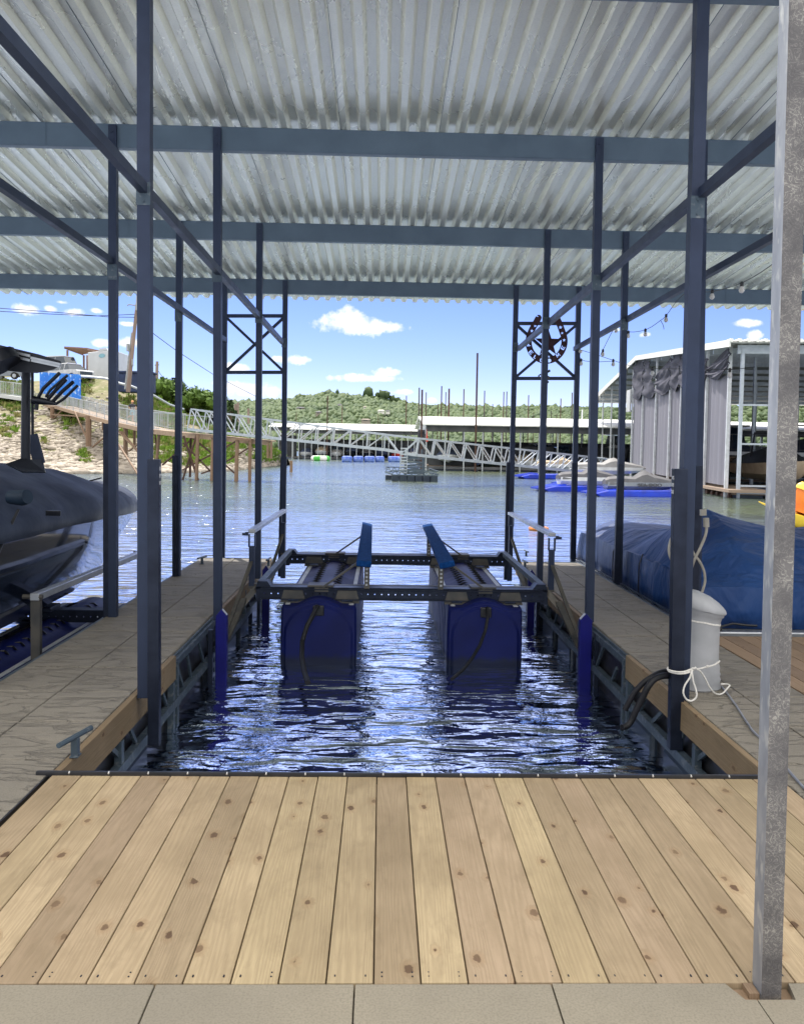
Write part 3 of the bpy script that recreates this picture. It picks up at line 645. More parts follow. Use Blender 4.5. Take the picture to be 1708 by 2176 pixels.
tL=tank(xl0,xl1,8.2,11.5,.105,lf); tR=tank(xr0,xr1,8.2,11.5,.105,lf)
for tk,k,pts in ((tL,'J',[(905,1000,8.15),(860,1090,8.05),(800,1200,8.0),(755,1350,7.9),(750,1500,7.6),(775,1650,7.3),(810,1760,7.0)]),
               (tR,'K',[(710,825,8.15),(715,900,8.05),(695,1010,8.0),(650,1130,7.85),(590,1230,7.7),(520,1320,7.45),(425,1400,7.2)])):
    mb=MB(); P_=[aY(k,a,b_,Y) for a,b_,Y in pts]; P2=[]
    for i in range(len(P_)-1):
        for u in (0,.5): P2.append(P_[i].lerp(P_[i+1],u))
    P2.append(P_[-1]); mb.tube(P2,.024 if k=='J' else .016,8); mb.build('air_hose','black_hose',tk,smooth=True)
for x0,x1 in ((xl0,xl1),(xr0,xr1)):
    for u in (.14,.86):
        xc=x0+(x1-x0)*u
        for Y in (Yf+.02,Yr+.02):
            mb=MB(); W=.125; zb=.045
            poly=[(xc-W,Y,zb-.0),(xc-W*.9,Y,zb+.05),(xc-W*.75,Y,zT-.02),(xc+W*.75,Y,zT-.02),(xc+W*.9,Y,zb+.05),(xc+W,Y,zb),(xc+.06,Y,zb)]+[(xc+.06*math.cos(a_),Y,zb+.028*math.sin(a_)) for a_ in (.6,1.2,1.9,2.5)]+[(xc-.06,Y,zb)]
            mb.prism(poly,(0,-.035,0)); mb.box((xc-W,Y-.05,zb-.012),(xc+W,Y+.12,zb)); mb.build('tank_bracket','beige_steel',lf)
    xc=(x0+x1)/2
    for Y in (Yf,Yr):
        mb=MB(); mb.bbox((xc-.13,Y+.0,zT+.008),(xc+.13,Y+.2,zT+.028),.004); mb.build('beam_clamp','beige_steel',lf)
# bunks
for k,ne,fe in (('J',[(1290,547),(1440,560)],[(1350,165),(1446,190)]),('K',[(322,470),(445,445)],[(188,160),(266,146)])):
    a,b_=[aY(k,*q,8.0) for q in ne]; c,d=[aY(k,*q,12.2) for q in fe]
    u=(b_-a).normalized(); nn_=u.cross((c-a).normalized()); nn_=nn_ if nn_.z>0 else -nn_
    mb=MB(); mb.loft([[a,b_,b_-nn_*.06,a-nn_*.06],[c,d,d-nn_*.06,c-nn_*.06]]); bk=mb.build('bunk','carpet_blue',lf,bevel=.012)
    s=1 if k=='J' else -1
    for Y in (Yf,Yr):
        uu=(Y-8.0)/4.2; m_=(a+b_)/2; n_=(c+d)/2; mid=m_.lerp(n_,uu); mb=MB()
        xo_=mid.x-s*.0
        mb.box((xo_-.0,Y-.01,zT),(xo_+s*.055,Y-.004,mid.z-.05))
        for q in range(5): mb.box((xo_+s*.014,Y-.0125,zT+.03+.04*q),(xo_+s*.036,Y-.0095,zT+.05+.04*q))
        mb.mi=[0]*6+[1]*30; mb.build('bunk_upright',['beige_steel','white_plastic'],lf)
        mb=MB(); mb.bar((mid.x-s*.04,Y-.01,mid.z-.05),(mid.x-s*.42,Y-.01,zT+.01),.03,.02); mb.bar((mid.x-s*.36,Y-.012,zT-.015),(mid.x-s*.5,Y-.012,zT-.015),.012,.04); mb.build('bunk_strut','beige_steel',lf)
# guide arms and blue guides
for k,pf,tf,pr_,tr_ in (('J',(265,750),(250,270),(575,440),(572,95)),('K',(1210,640),(1240,250),(885,380),(895,90))):
    s=-1 if k=='J' else 1
    a=aY(k,*pf,8.5); b_=aY(k,*tf,8.5); b_.x=(a.x+b_.x)/2; a.x=b_.x; b_.z-=.02; c=V((a.x,11.2,a.z)); d=V((a.x,11.2,b_.z))
    for p_,q_ in ((a,b_),(c,d)):
        mb=MB(); mb.bar(p_-V((0,0,.05)),q_-V((0,0,.12)),.055,.055,up=(0,1,0)); mb.bar(q_-V((.03,0,.13)),q_-V((.03,0,-.0)),.012,.05,up=(0,1,0)); mb.bar(q_-V((-.03,0,.13)),q_-V((-.03,0,0)),.012,.05,up=(0,1,0)); mb.bar(q_+V((-s*-.04,0,.005)),q_+V((s*.07,0,.005)),.045,.035); mb.tube([q_+V((s*.06,0,0)),q_+V((s*.10,0,0))],.014,8)
        mb.build('upright_arm','post_steel',lf)
        # braces down to the blue guide
        mb=MB(); mb.bar(p_.lerp(q_,.45),V((p_.x+s*.16,p_.y-.85,-.28)),.035,.02); mb.bar(V((p_.x-s*.06,p_.y,zT)),V((p_.x+s*.08,p_.y-.15,.0)),.06,.02,up=(0,1,0)); mb.bar(V((p_.x+s*.06,p_.y-.1,.06)),V((p_.x+s*.15,p_.y-.84,-.30)),.06,.03)
        mb.bar(V((a.x-s*.05,p_.y,zT)),V((a.x+s*.03,p_.y,zT)),.05,.05)
        mb.build('arm_brace','beige_steel',lf)
    mb=MB(); mb.bar(b_+V((0,-.02,.035)),d+V((0,.1,.035)),.07,.04); mb.build('top_rail','silver',lf,bevel=.006)
for (k,x,y),Y,w in ((('I',1032,290),7.45,.10),(('K',1508,875),7.45,.11),(('J',394,600),10.1,.085),(('K',1070,520),10.1,.085)):
    p_=aY(k,x,y,Y); s=-1 if p_.x<0 else 1; mb=MB()
    z=p_.z; poly=[(p_.x-w/2,Y,-.9),(p_.x-w/2,Y,z-.06),(p_.x,Y,z),(p_.x+w/2,Y,z-.06),(p_.x+w/2,Y,-.9)]
    mb.prism(poly,(0,.07,0)); g_=mb.build('blue_guide','blue_guide',lf,bevel=.006)
    mb=MB(); a=V((p_.x,0,z)); b_=V((p_.x-s*w/2,0,z-.06)); nn_=V((-s*.06,0,w/2)).normalized()*.002
    mb.add([V((q.x,yy,q.z))+nn_ for q in (a.lerp(b_,.08),a.lerp(b_,.92)) for yy in (Y+.008,Y+.062)],[(0,1,3,2)])
    # label wraps over the slip facing chamfer
    mb.build('guide_label','white_plastic',g_)
    mb=MB(); mb.box((p_.x+s*w*.75,Y,-.9),(p_.x+s*(w*.75+.04),Y+.05,-.05)); 
    for q in range(7): mb.box((p_.x+s*w*.6,Y+.0,-.12-.09*q),(p_.x+s*w*.68,Y+.01,-.16-.09*q))
    mb.build('guide_track','dark_steel',lf)

cy=SC.cycles; cy.max_bounces=6; cy.diffuse_bounces=4; cy.glossy_bounces=4; cy.transmission_bounces=2; cy.use_denoising=True; cy.sample_clamp_indirect=6
# ------------------------------------------------ neighbouring covered boat on its lift (left)
bt=thing('covered_boat','dark glossy speedboat under a grey cover with black tower, left slip','boat',(-4.3,10,0))
SEC=[(5.2,1.22,-.30,1.0,-.02,.86,1.36),(7.5,1.22,-.30,1.0,-.02,.86,1.38),(9.0,1.2,-.28,.98,.0,.85,1.39),(10.2,1.08,-.24,.84,.06,.80,1.30),(10.9,.98,-.21,.74,.12,.77,1.16),(11.6,.84,-.17,.58,.2,.73,1.08),(12.5,.62,-.12,.36,.30,.69,1.03),(13.3,.38,-.0,.16,.4,.65,.95),(13.8,.17,.25,.06,.48,.62,.84),(14.05,.03,.5,.02,.54,.60,.72)]
xc=-4.3
rings=[]
def lerpsec(y):
    for a,b_ in zip(SEC,SEC[1:]):
        if a[0]<=y<=b_[0]:
            u=(y-a[0])/(b_[0]-a[0]); return [p_+(q_-p_)*u for p_,q_ in zip(a,b_)]
ys=[5.2+ (14.05-5.2)*i/44 for i in range(45)]
for y in ys:
    _,hb,zk,cw,zc,zg,zt=lerpsec(y)
    rings.append([(xc-hb,y,zg),(xc-hb*.98,y,(zg+zc)/2+.08),(xc-cw,y,zc),(xc-cw*.5,y,(zk+zc)/2-.02),(xc,y,zk),(xc+cw*.5,y,(zk+zc)/2-.02),(xc+cw,y,zc),(xc+hb*.98,y,(zg+zc)/2+.08),(xc+hb,y,zg)])
MB().loft(rings).build('hull','hull_gloss',bt,smooth=True)
rings=[]
for y in ys:
    _,hb,zk,cw,zc,zg,zt=lerpsec(y); pts=[]
    for i in range(25):
        a_=-1+2*i/24; r=abs(a_)
        if r>.86: X=xc+(hb+.025)*(1 if a_>0 else -1); Z=zg-.07+(1-r)/.14*.16
        else:
            X=xc+(hb+.02)*a_/.88; Z=zg+.09+(zt-zg-.09)*(1-(r/.88)**2.2)
        f_=.045*fn(X,y,Z,1.8)+.018*fn(X,y,Z,5)+.03*math.sin(y*1.7+X*2)*(.4 if r<.8 else .1)*fn(y,X,0,.7)
        n_=.02*math.sin(y*9+4*fn(X,y,Z,1.5))*max(0,fn(X*2,y,0,.6))
        pts.append((X+(f_*.8+n_*.5)*(1 if a_>0 else -1)*(r>.5),y,Z+(f_+n_)*(r<.97)))
    rings.append(pts)
cv=MB().loft(rings,closed=False,cap=False).build('boat_cover','cover_grey',bt,smooth=True)

for ysm in (11.15,11.55):
    _,hb,zk,cw,zc,zg,zt=lerpsec(ysm); pr_=[]
    for i in range(17):
        a_=1-i/16*1.3; r=abs(a_); X=xc+(hb+.02)*min(1,r/.88)*(1 if a_>0 else -1) ; Z=zg+.09+(zt-zg-.09)*(1-min(1,r/.88)**2.2) if r<.88 else zg
        pr_.append((X,ysm+.08*math.sin(i*.4),Z+.012))
    MB().tube(pr_,.006,5).build('seam','navy_vinyl',cv)
for x0_,y0_ in ((870,1240),(925,1375)): q_=aY('H',x0_,y0_,12.4); MB().bar(q_-V((.09,.1,.02)),q_+V((.09,-.1,.03)),.03,.02).build('cover_strap','tower_black',cv)
md=cv.modifiers.new('t','SOLIDIFY'); md.thickness=.01; md.offset=1
mb=MB(); p=aY('H',228,1080,7.7); mb.tube([p,aY('H',232,280,7.7)],[.042,.038],12); mb.tube([aY('H',290,850,7.95),aY('H',288,280,7.95)],.014,8); mb.build('tower_leg','tower_black',bt,smooth=True)
mb=MB(); mb.bar(aY('H',282,840,7.9),aY('H',352,1100,7.9),.10,.03,up=(0,1,0)); mb.build('tower_strut','cover_grey',bt)
mb=MB(); 
mb.loft([[aY('H',x,y,Y) for x,y,Y in q] for q in ([(50,1100,7.5),(190,1050,7.6),(262,1062,7.6),(380,1060,7.9),(400,1170,7.9),(200,1170,7.5)],[(60,1110,8.0),(195,1080,8.0),(262,1082,8.0),(375,1090,8.1),(410,1180,8.2),(200,1180,8.0)])]); mb.build('cover_boot','tower_black',bt,smooth=True)
mb=MB()
mb.loft([[aY('H',x,y,7.45) for x,y in ((-260,-20),(60,55),(350,125),(540,185),(545,215),(480,260),(330,292),(190,285),(60,270),(-260,200))],[aY('H',x,y,8.3) for x,y in ((-260,30),(60,80),(350,140),(530,190),(535,210),(480,245),(330,270),(190,265),(60,250),(-260,190))]])
mb.build('tower_canopy','tower_black',bt)
mb=MB()
for x0,y0,x1,y1 in ((120,105,270,140),(120,140,270,180),(275,155,540,215),(280,178,535,232)): mb.bar(aY('H',x0,y0,7.42),aY('H',x1,y1,7.42),.022,.02,up=(0,1,0))
mb.build('light_bar','silver',bt)
mb=MB(); mb.tube([aY('H',-40,150,7.3),aY('H',20,240,7.3)],.17,14); mb.build('tower_speaker','tower_black',bt,smooth=True)
mb=MB(); mb.tube([aY('H',292,530,7.6),aY('H',400,545,7.6),aY('H',500,565,7.6)],[.04,.03,.015],10)
for x0,y0,xm,ym,x1,y1,w in ((345,500,385,430,530,292,.016),(410,500,450,440,600,312,.012),(430,520,500,440,585,352,.017),(470,545,560,450,650,372,.017),(500,565,570,520,690,403,.013)):
    mb.tube([aY('H',x0,y0,7.6),aY('H',xm,ym,7.55),aY('H',x1,y1,7.5)],w,8)
mb.tube([aY('H',330,540,7.6),aY('H',322,620,7.6)],.02,8)
mb.build('board_rack','tower_black',bt,smooth=True)
mb=MB(); mb.bbox(aY('H',415,1560,7.62)-V((0,.03,.0)),aY('H',548,1535,7.62)+V((0,.0,.02)),.005); mb.build('strap_patch','tower_black',bt)
c_=aX('H',200,1400,-3.02)
fe=MB(); fe.tube([c_+V((-.12,.02,0)),c_+V((.0,0,.0)),c_+V((.05,-.02,.01))],[.055,.07,.062],14)
o=tm('fender',fe,'carpet_blue','navy round fender hanging by a cord against the grey cover of the left boat','fender',smooth=True,loc=c_); o.data.materials[0]=MT['navy_vinyl']
o=MB().tube([c_+V((-.02,-.03,-.1)),c_+V((-.06,-.2,-.32)),c_+V((-.05,-.5,-.58))],.012,6).build('cord','black_rubber',None,smooth=True); o.parent=bpy.data.objects['fender']; o.matrix_parent_inverse=Matrix.Translation(-c_)
l2=thing('boat_lift','floating boat lift holding up the grey covered boat, with a silver side rail','boat lift',(-3.6,8,0))
ra,rb=aX(4,200,850,-2.83),aX(4,828,612,-2.83); rb.z=ra.z-.02
mb=MB(); mb.bar(ra,rb,.075,.06); mb.build('top_rail','silver',l2,bevel=.006)
for k_,e in ((ra,1),(rb,-1)):
    mb=MB(); mb.bar(k_+V((0,.04*e,-.02)),V((k_.x,k_.y+.04*e,-.62)),.075,.05,up=(0,1,0)); mb.bar(V((k_.x,k_.y+.04*e,-.25)),V((k_.x+.0,k_.y-.75,-.62)),.05,.04); mb.tube([k_+V((-.1,.02,0)),k_+V((.06,.02,0))],.02,8); mb.build('upright_arm','beige_steel',l2)
mb=MB(); perf(mb,-6.2,-2.66,-.24,-.12,8.6,.07,.008,-.18); mb.box((-6.2,8.6,-.12),(-2.66,8.75,-.112)); mb.bbox((-3.85,8.5,-.125),(-3.35,8.78,-.07),.01); mb.bar((-3.6,8.58,-.22),(-3.6,8.58,-.34),.14,.1,up=(0,1,0)); mb.build('cross_beam','dark_steel',l2)
tank(-3.75,-2.98,5.6,9.9,-.2,l2)
mb=MB(); mb.bar((-3.7,8.7,-.1),(-4.3,8.7,-.28),.05,.05); mb.bbox((-4.55,6.4,-.35),(-4.1,10.5,-.26),.02); mb.build('bunk','carpet_blue',l2)
# ------------------------------------------------ blue covered boat (right)
tb=thing('covered_boat','low deck boat wrapped in a rumpled royal blue tarpaulin in the slip to the right','boat',(4.3,10,0))
TS=[(7.83,-.07),(7.84,.12),(7.86,.345),(8.0,.43),(8.25,.60),(8.6,.84),(8.85,.955),(9.05,.985),(9.3,.93),(9.7,.78),(10.2,.66),(10.8,.57),(11.5,.585),(12.1,.60),(12.5,.565),(12.75,.4),(12.86,.1),(12.88,-.07)]
def ztb(y):
    for a,b_ in zip(TS,TS[1:]):
        if a[0]<=y<=b_[0]: return a[1]+(b_[1]-a[1])*(y-a[0])/(b_[0]-a[0])
    return -.07
ysx=[q[0] for q in TS]; ysf=[]
for a,b_ in zip(ysx,ysx[1:]):
    n_=max(1,int((b_-a)/.07)); ysf+=[a+(b_-a)*i/n_ for i in range(n_)]
ysf.append(12.88); rings=[]
XS=[3.06,3.05,3.045,3.06,3.10,3.18,3.3,3.45,3.62,3.8,4.0,4.2,4.4,4.6,4.8,5.0,5.2,5.4,5.55,5.62,5.64,5.65]
for y in ysf:
    z0=ztb(y); pts=[]; hump=max(0,1-abs(y-9.0)/.9)
    for i,X in enumerate(XS):
        if i<4: u=i/3; Z=-.07+(min(z0,.45)*.85+.07)*u
        elif X<3.6: u=(X-3.10)/.5; Z=min(z0,.45)*.85+(z0-min(z0,.45)*.85)*math.sin(min(1,u)*math.pi/2)
        elif X<5.3: Z=z0-hump*.22*min(1,(X-3.6)/1.0)-.05*math.sin((X-3.6)*2)*(z0>.3)
        else: Z=(z0-.2*hump)*(1-(X-5.3)/.35)**.5 if X<5.64 else -.07
        fold=.04*math.sin((y*9+X*4)+4*fn(X,y,0,.9))*max(0,.4+1.2*fn(X,y,3,.8))+.035*fn(X,y,Z,2.2)+.012*fn(X,y,Z,7)
        inset=.1*max(0,(8.3-y))*(i<8)
        pts.append((X+inset+(-fold if i<6 else 0),y+(.015*math.sin(X*11)*fn(X,Z,0,2) if y<7.9 else 0),max(-.07,Z)+(fold if i>=3 and Z>.1 else 0)))
    rings.append(pts)
o=MB().loft(rings,closed=False,cap=False).build('tarpaulin','blue_tarp',tb,smooth=True); md=o.modifiers.new('t','SOLIDIFY'); md.thickness=.012; md.offset=1
for ys_ in (8.5,9.6,10.7,11.8):
    MB().tube([(3.03,ys_,-.09),(3.02,ys_,.1),(3.025,ys_+.01,.3),(3.07,ys_+.02,.42)],.008,5).build('tie_strap','black_rubber',tb)
MB().tube([(3.03,7.84,-.045),(3.02,9,-.045),(3.02,11,-.045),(3.02,12.8,-.045)],.012,5).build('hem','navy_vinyl',tb)
mb=MB(); mb.bbox((2.99,7.72,-.17),(5.7,12.95,-.075),.015); mb.build('deck_rail','silver',tb)
mb=MB()
for X in (3.35,5.3): mb.tube([(X,7.5,-.42),(X,7.9,-.42),(X,12.4,-.42),(X,13.0,-.38)],[.12,.26,.26,.08],16)
mb.build('pontoon','silver',tb,smooth=True)
mb=MB(); mb.tube([aY('L',610,1130,7.6),aY('L',640,1105,7.62),aY('L',740,1080,7.68),aY('L',860,1095,7.68),aY('L',960,1100,7.68)],.011,6); mb.tube([aY('L',615,1110,7.6),aY('L',640,1135,7.58),aY('L',600,1150,7.6)],.01,6)
tm('mooring_line',mb,'black_rubber','black mooring line lying on the white platform edge of the tarpaulin covered boat','rope',smooth=True,loc=aY('L',610,1130,7.6))
# ------------------------------------------------ covered pump pedestal, ropes, hoses, cables
pc=aZ('L',478,1705,0)+V((.0,.13,0))
pd=thing('pump_cabinet','off white plastic pedestal with a bulging vinyl hood tied to the right front post','pump',pc)
RG=[(0,.150,0),(.01,.158,0),(.05,.150,0),(.07,.156,0),(.09,.148,0),(.11,.154,0),(.13,.146,0),(.155,.150,0),(.18,.142,0),(.25,.14,0),(.40,.139,0),(.47,.141,0),(.51,.148,.004),(.52,.158,.006),(.55,.164,.006)]
mb=MB(); K=28
def ring_(z,r,dx,tilt=0): return [(pc.x+dx+r*math.cos(2*math.pi*k/K)*1.0+.003*fn(z*9,k,0,.7),pc.y+r*.9*math.sin(2*math.pi*k/K),z-tilt*math.cos(2*math.pi*k/K)*r+.006*fn(k*.5,z*6,1)) for k in range(K)]
mb.loft([ring_(z,r,dx,.18*min(1,z*2)) for z,r,dx in RG]); mb.build('pedestal_body','pedestal_vinyl',pd,smooth=True)
mb=MB(); mb.loft([ring_(z,r,dx,t_) for z,r,dx,t_ in ((.545,.172,.006,.2),(.552,.175,.006,.2),(.575,.172,.004,.25),(.60,.162,-.0,.3),(.63,.138,-.012,.3),(.655,.10,-.03,.25),(.668,.06,-.045,.2),(.672,.01,-.05,.1))]); mb.build('vinyl_hood','pedestal_vinyl',pd,smooth=True)
mb=MB(); mb.loft([ring_(.46+.0,.1445,0,.18),ring_(.466,.1455,0,.18),ring_(.472,.1435,.0,.18)],cap=False); mb.build('seam_cord','white_rope',pd,smooth=True)
def LP(pts,k='L',sub=3):
    P_=[aY(k,*q) for q in pts]; out_=[]
    for i in range(len(P_)-1):
        p0=P_[max(i-1,0)];p1=P_[i];p2=P_[i+1];p3=P_[min(i+2,len(P_)-1)]
        for j in range(sub):
            u=j/sub; out_.append(.5*((2*p1)+(p2-p0)*u+(2*p0-5*p1+4*p2-p3)*u*u+(3*p1-p0-3*p2+p3)*u**3))
    out_.append(P_[-1]); return out_
mb=MB()
mb.tube(LP([(150,1478,5.32),(152,1500,5.24),(230,1520,5.20),(300,1518,5.22),(350,1500,5.25),(380,1490,5.25)]),.006,6)
mb.tube(LP([(150,1490,5.32),(160,1515,5.235),(240,1535,5.205),(310,1532,5.22),(360,1515,5.25),(385,1500,5.25)]),.006,6)
mb.tube(LP([(370,1500,5.24),(350,1570,5.22),(305,1640,5.21),(290,1710,5.2),(320,1770,5.2),(370,1782,5.2),(410,1745,5.2),(405,1680,5.21),(380,1600,5.22),(368,1510,5.24)]),.0058,6)
mb.tube(LP([(385,1490,5.25),(440,1510,5.3),(490,1580,5.32),(530,1660,5.33),(580,1715,5.36),(640,1720,5.4),(690,1670,5.45),(712,1640,5.48),(670,1630,5.5),(630,1632,5.5)]),.0055,6)
mb.tube(LP([(380,1495,5.25),(440,1490,5.33),(500,1475,5.36),(560,1460,5.38),(600,1440,5.42),(620,1420,5.48)]),.0055,6)
for q in ((378,1492,5.25),(400,1488,5.26),(510,1472,5.36),(600,1440,5.42)): mb.blob(aY('L',*q),.011,1,.2)
tm('tie_rope',mb,'white_rope','white rope knotted with a hanging loop around the right front post and pump pedestal','rope',smooth=True,loc=aY('L',375,1495,5.25))
mb=MB(); mb.tube(LP([(1300,560,5.45),(1130,548,5.38),(1020,570,5.35),(920,625,5.3),(830,690,5.3),(740,790,5.3),(680,890,5.3),(622,1000,5.3)],'M'),.019,10)
tm('pump_hose',mb,'black_hose','shorter black corrugated hose curving out over the timber edge, its open end above the water','hose',smooth=True,loc=aY('M',1130,548,5.38))
mb=MB(); mb.tube(LP([(1300,600,5.40),(1130,598,5.33),(1050,605,5.3),(960,645,5.27),(890,730,5.25),(840,830,5.25),(790,930,5.25),(740,1030,5.25),(700,1120,5.25),(650,1180,5.24),(590,1205,5.22)],'M'),.021,10)
tm('pump_hose',mb,'black_hose','longer black hose curving down from the right front post into the water','hose',smooth=True,loc=aY('M',1130,598,5.33))
mb=MB(); 
Zc=lambda k,x,y: aZ(k,x,y,.008)
pts=[Zc('L',640,1655),Zc('L',700,1730),Zc('L',780,1840),Zc('L',850,1950),Zc('L',920,2055),Zc('L',965,2100),Zc(0,1640,1590),Zc(0,1672,1634),Zc(0,1710,1677),Zc(0,1760,1720)]
mb.tube(pts,.007,6); tm('power_cable',mb,'cable','thin grey cable running across the right finger dock from the pump pedestal','cable',smooth=True,loc=pts[0])
mb=MB(); mb.tube(LP([(497,120,7.5),(503,190,7.5),(490,280,7.5),(440,400,7.5),(395,490,7.5),(360,590,7.55),(350,660,7.6)]),.014,8)
mb.tube(LP([(350,280,7.6),(378,430,7.52),(430,500,7.5),(475,590,7.5),(488,680,7.5),(478,740,7.5),(460,795,7.5)]),.012,8)
mb.tube(LP([(180,300,7.6),(160,380,7.6),(160,440,7.6),(178,495,7.6)]),.012,6); mb.tube([aY('L',497,118,7.5),aY('L',500,200,7.5)],.028,8); mb.bar(aY('L',470,95,7.6),aY('L',470,40,7.6),.05,.04)
tm('water_hose',mb,'hose_beige','pale beige water hose looped on the outer post behind the pump pedestal','hose',smooth=True,loc=aY('L',497,120,7.5))
# ------------------------------------------------ welcome horseshoe and string lights
SG=.17564*.56481*12.58/FP
hz=thing('welcome_sign','rusty cut out horseshoe sign reading WELCOME around a large five pointed star','sign',aY('G',720,300,12.6))
G0=aY('G',720,800,12.60)
cl=[(530,265),(470,380),(385,540),(335,700),(340,870),(410,1020),(540,1130),(715,1175),(890,1130),(1020,1010),(1090,850),(1095,690),(1045,540),(985,390),(925,265)]
def crm(P_,sub=5):
    o_=[]
    for i in range(len(P_)-1):
        p0,p1,p2,p3=[V(P_[max(0,min(len(P_)-1,j))]).to_2d() if False else V((*P_[max(0,min(len(P_)-1,j))],0)) for j in (i-1,i,i+1,i+2)]
        for j in range(sub):
            u=j/sub; o_.append(.5*((2*p1)+(p2-p0)*u+(2*p0-5*p1+4*p2-p3)*u*u+(3*p1-p0-3*p2+p3)*u**3))
    o_.append(V((*P_[-1],0))); return o_
C_=crm(cl); W_=66; outl=[];inn=[]
for i,p in enumerate(C_):
    d=(C_[min(i+1,len(C_)-1)]-C_[max(i-1,0)]).normalized(); n_=V((-d.y,d.x,0)); outl.append(p+n_*W_); inn.append(p-n_*W_)
def cap(p,a0,s): return [p+V((math.cos(a0+s*q)*W_,math.sin(a0+s*q)*W_,0)) for q in (.5,1.05,1.57,2.1,2.6)]
d0=(C_[0]-C_[1]).normalized(); d1=(C_[-1]-C_[-2]).normalized()
c0=[C_[0]+V((d0.y,-d0.x,0))*W_*math.cos(a)*-1+d0*W_*math.sin(a) for a in (.5,1.05,1.57,2.1,2.6)]
c1=[C_[-1]+V((-d1.y,d1.x,0))*W_*math.cos(a)+d1*W_*math.sin(a) for a in (.5,1.05,1.57,2.1,2.6)]
outer=outl+c1+inn[::-1]+c0[::-1]
LET={'W':[(0,1),(.2,1),(.3,.35),(.42,.75),(.58,.75),(.7,.35),(.8,1),(1,1),(.82,0),(.62,0),(.5,.42),(.38,0),(.18,0)],
'E':[(0,0),(.9,0),(.9,.2),(.25,.2),(.25,.4),(.75,.4),(.75,.6),(.25,.6),(.25,.8),(.9,.8),(.9,1),(0,1)],
'L':[(0,0),(.9,0),(.9,.22),(.25,.22),(.25,1),(0,1)],'C':[(1,0),(1,.22),(.3,.22),(.25,.3),(.25,.7),(.3,.78),(1,.78),(1,1),(.2,1),(0,.8),(0,.2),(.2,0)],
'O':[(.3,0),(.7,0),(1,.3),(1,.7),(.7,1),(.3,1),(0,.7),(0,.3)],'M':[(0,0),(.2,0),(.22,.6),(.42,.15),(.58,.15),(.78,.6),(.8,0),(1,0),(.9,1),(.72,1),(.5,.5),(.28,1),(.1,1)]}
polys=[outer]; ctr=V((715,700,0))
for ch,(x,y) in zip('WELCOME',((325,838),(388,1008),(492,1105),(625,1168),(780,1170),(965,1050),(1070,890))):
    up=(ctr-V((x,y,0))).normalized(); rt=V((-up.y,up.x,0)) # reading direction on the page (y is downward)
    rt=V((-up.y,up.x,0)); 
    if ch=='W' : pass
    polys.append([V((x,y,0))+rt*(u-.5)*88+up*(v-.5)*78 for u,v in LET[ch]])
for x,y,r in ((462,435,42),(392,545,42),(1005,458,46),(1045,580,34),(1090,727,40)):
    polys.append([V((x+r*(1 if q%2==0 else .42)*math.sin(q*math.pi/5),y-r*(1 if q%2==0 else .42)*math.cos(q*math.pi/5),0)) for q in range(10)])
cu=bpy.data.curves.new('h','CURVE'); cu.dimensions='2D'; cu.fill_mode='BOTH'; cu.extrude=.006
for P_ in polys:
    s_p=cu.splines.new('POLY'); s_p.points.add(len(P_)-1); s_p.use_cyclic_u=True
    for q,v in zip(s_p.points,P_): q.co=((v.x-720)*SG,-(v.y-800)*SG,0,1)
ho=bpy.data.objects.new('h',cu); COL.objects.link(ho); dg=bpy.context.evaluated_depsgraph_get()
me=bpy.data.meshes.new_from_object(ho.evaluated_get(dg)); bpy.data.objects.remove(ho)
me.transform(Matrix.Translation(G0-V(hz.location))@Matrix.Rotation(math.pi/2,4,'X')); me.materials.clear(); me.materials.append(MT['rust_horseshoe'])
o=bpy.data.objects.new('horseshoe',me); COL.objects.link(o); o.parent=hz
mb=MB(); cs=aY('G',742,800,12.6); r=300*SG; pts=[(cs.x+r*(1 if q%2==0 else .40)*math.sin(q*math.pi/5),12.58,cs.z+r*(1 if q%2==0 else .40)*math.cos(q*math.pi/5)) for q in range(10)]
mb.add(pts+[(cs.x,12.52,cs.z),(cs.x,12.605,cs.z)],[(q,(q+1)%10,10) for q in range(10)]+[((q+1)%10,q,11) for q in range(10)]); mb.build('star','rust_horseshoe',hz)
mb=MB(); mb.tube([aY('G',560,1540,12.6),aY('G',545,1500,12.6),aY('G',575,1475,12.6),aY('G',620,1480,12.6)],.012,6); mb.tube([aY('G',640,1470,12.55),aY('G',790,1385,12.5)],.018,8); mb.blob(aY('G',740,1540,12.6),.035,1,.2); mb.blob(aY('G',735,1630,12.6),.025,1,.2)
tm('rope_hook',mb,'pile_dark','dark hook and knotted rope on the lower bar of the right braced frame','hook',smooth=True,loc=aY('G',640,1500,12.6))
sl=thing('string_lights','string of clear bulbs with black sockets drooping between the right hand posts','string lights',aY(3,1010,160,10))
def wire(mb,pts,r,k=3,sub=3): mb.tube(LP(pts,k,sub),r,5)
mb=MB()
wire(mb,[(1640,-120,6.8),(1510,0,7.3),(1345,98,8),(1170,150,9),(1005,165,10.2),(905,288,10.8),(870,318,11.0),(785,372,11.3),(682,385,12),(612,352,12.3),(533,492,12.5),(520,520,12.55)],.004)
wire(mb,[(395,488,12.65),(500,520,12.6),(595,552,12.3),(700,585,11.3),(823,600,10.2),(1050,602,9.4),(1275,605,9),(1420,590,8.6)],.004)
wire(mb,[(395,510,12.65),(410,548,12.68),(480,560,12.6),(595,556,12.3)],.004); wire(mb,[(870,318,11),(885,345,11),(890,370,11)],.004)
mb.build('wire','wire',sl)
BL=[(1345,98,8),(1172,142,9),(903,285,10.8),(782,370,11.3),(683,382,12),(611,352,12.3),(534,490,12.5),(407,545,12.65),(594,548,12.3),(823,596,10.2),(1275,603,9)]
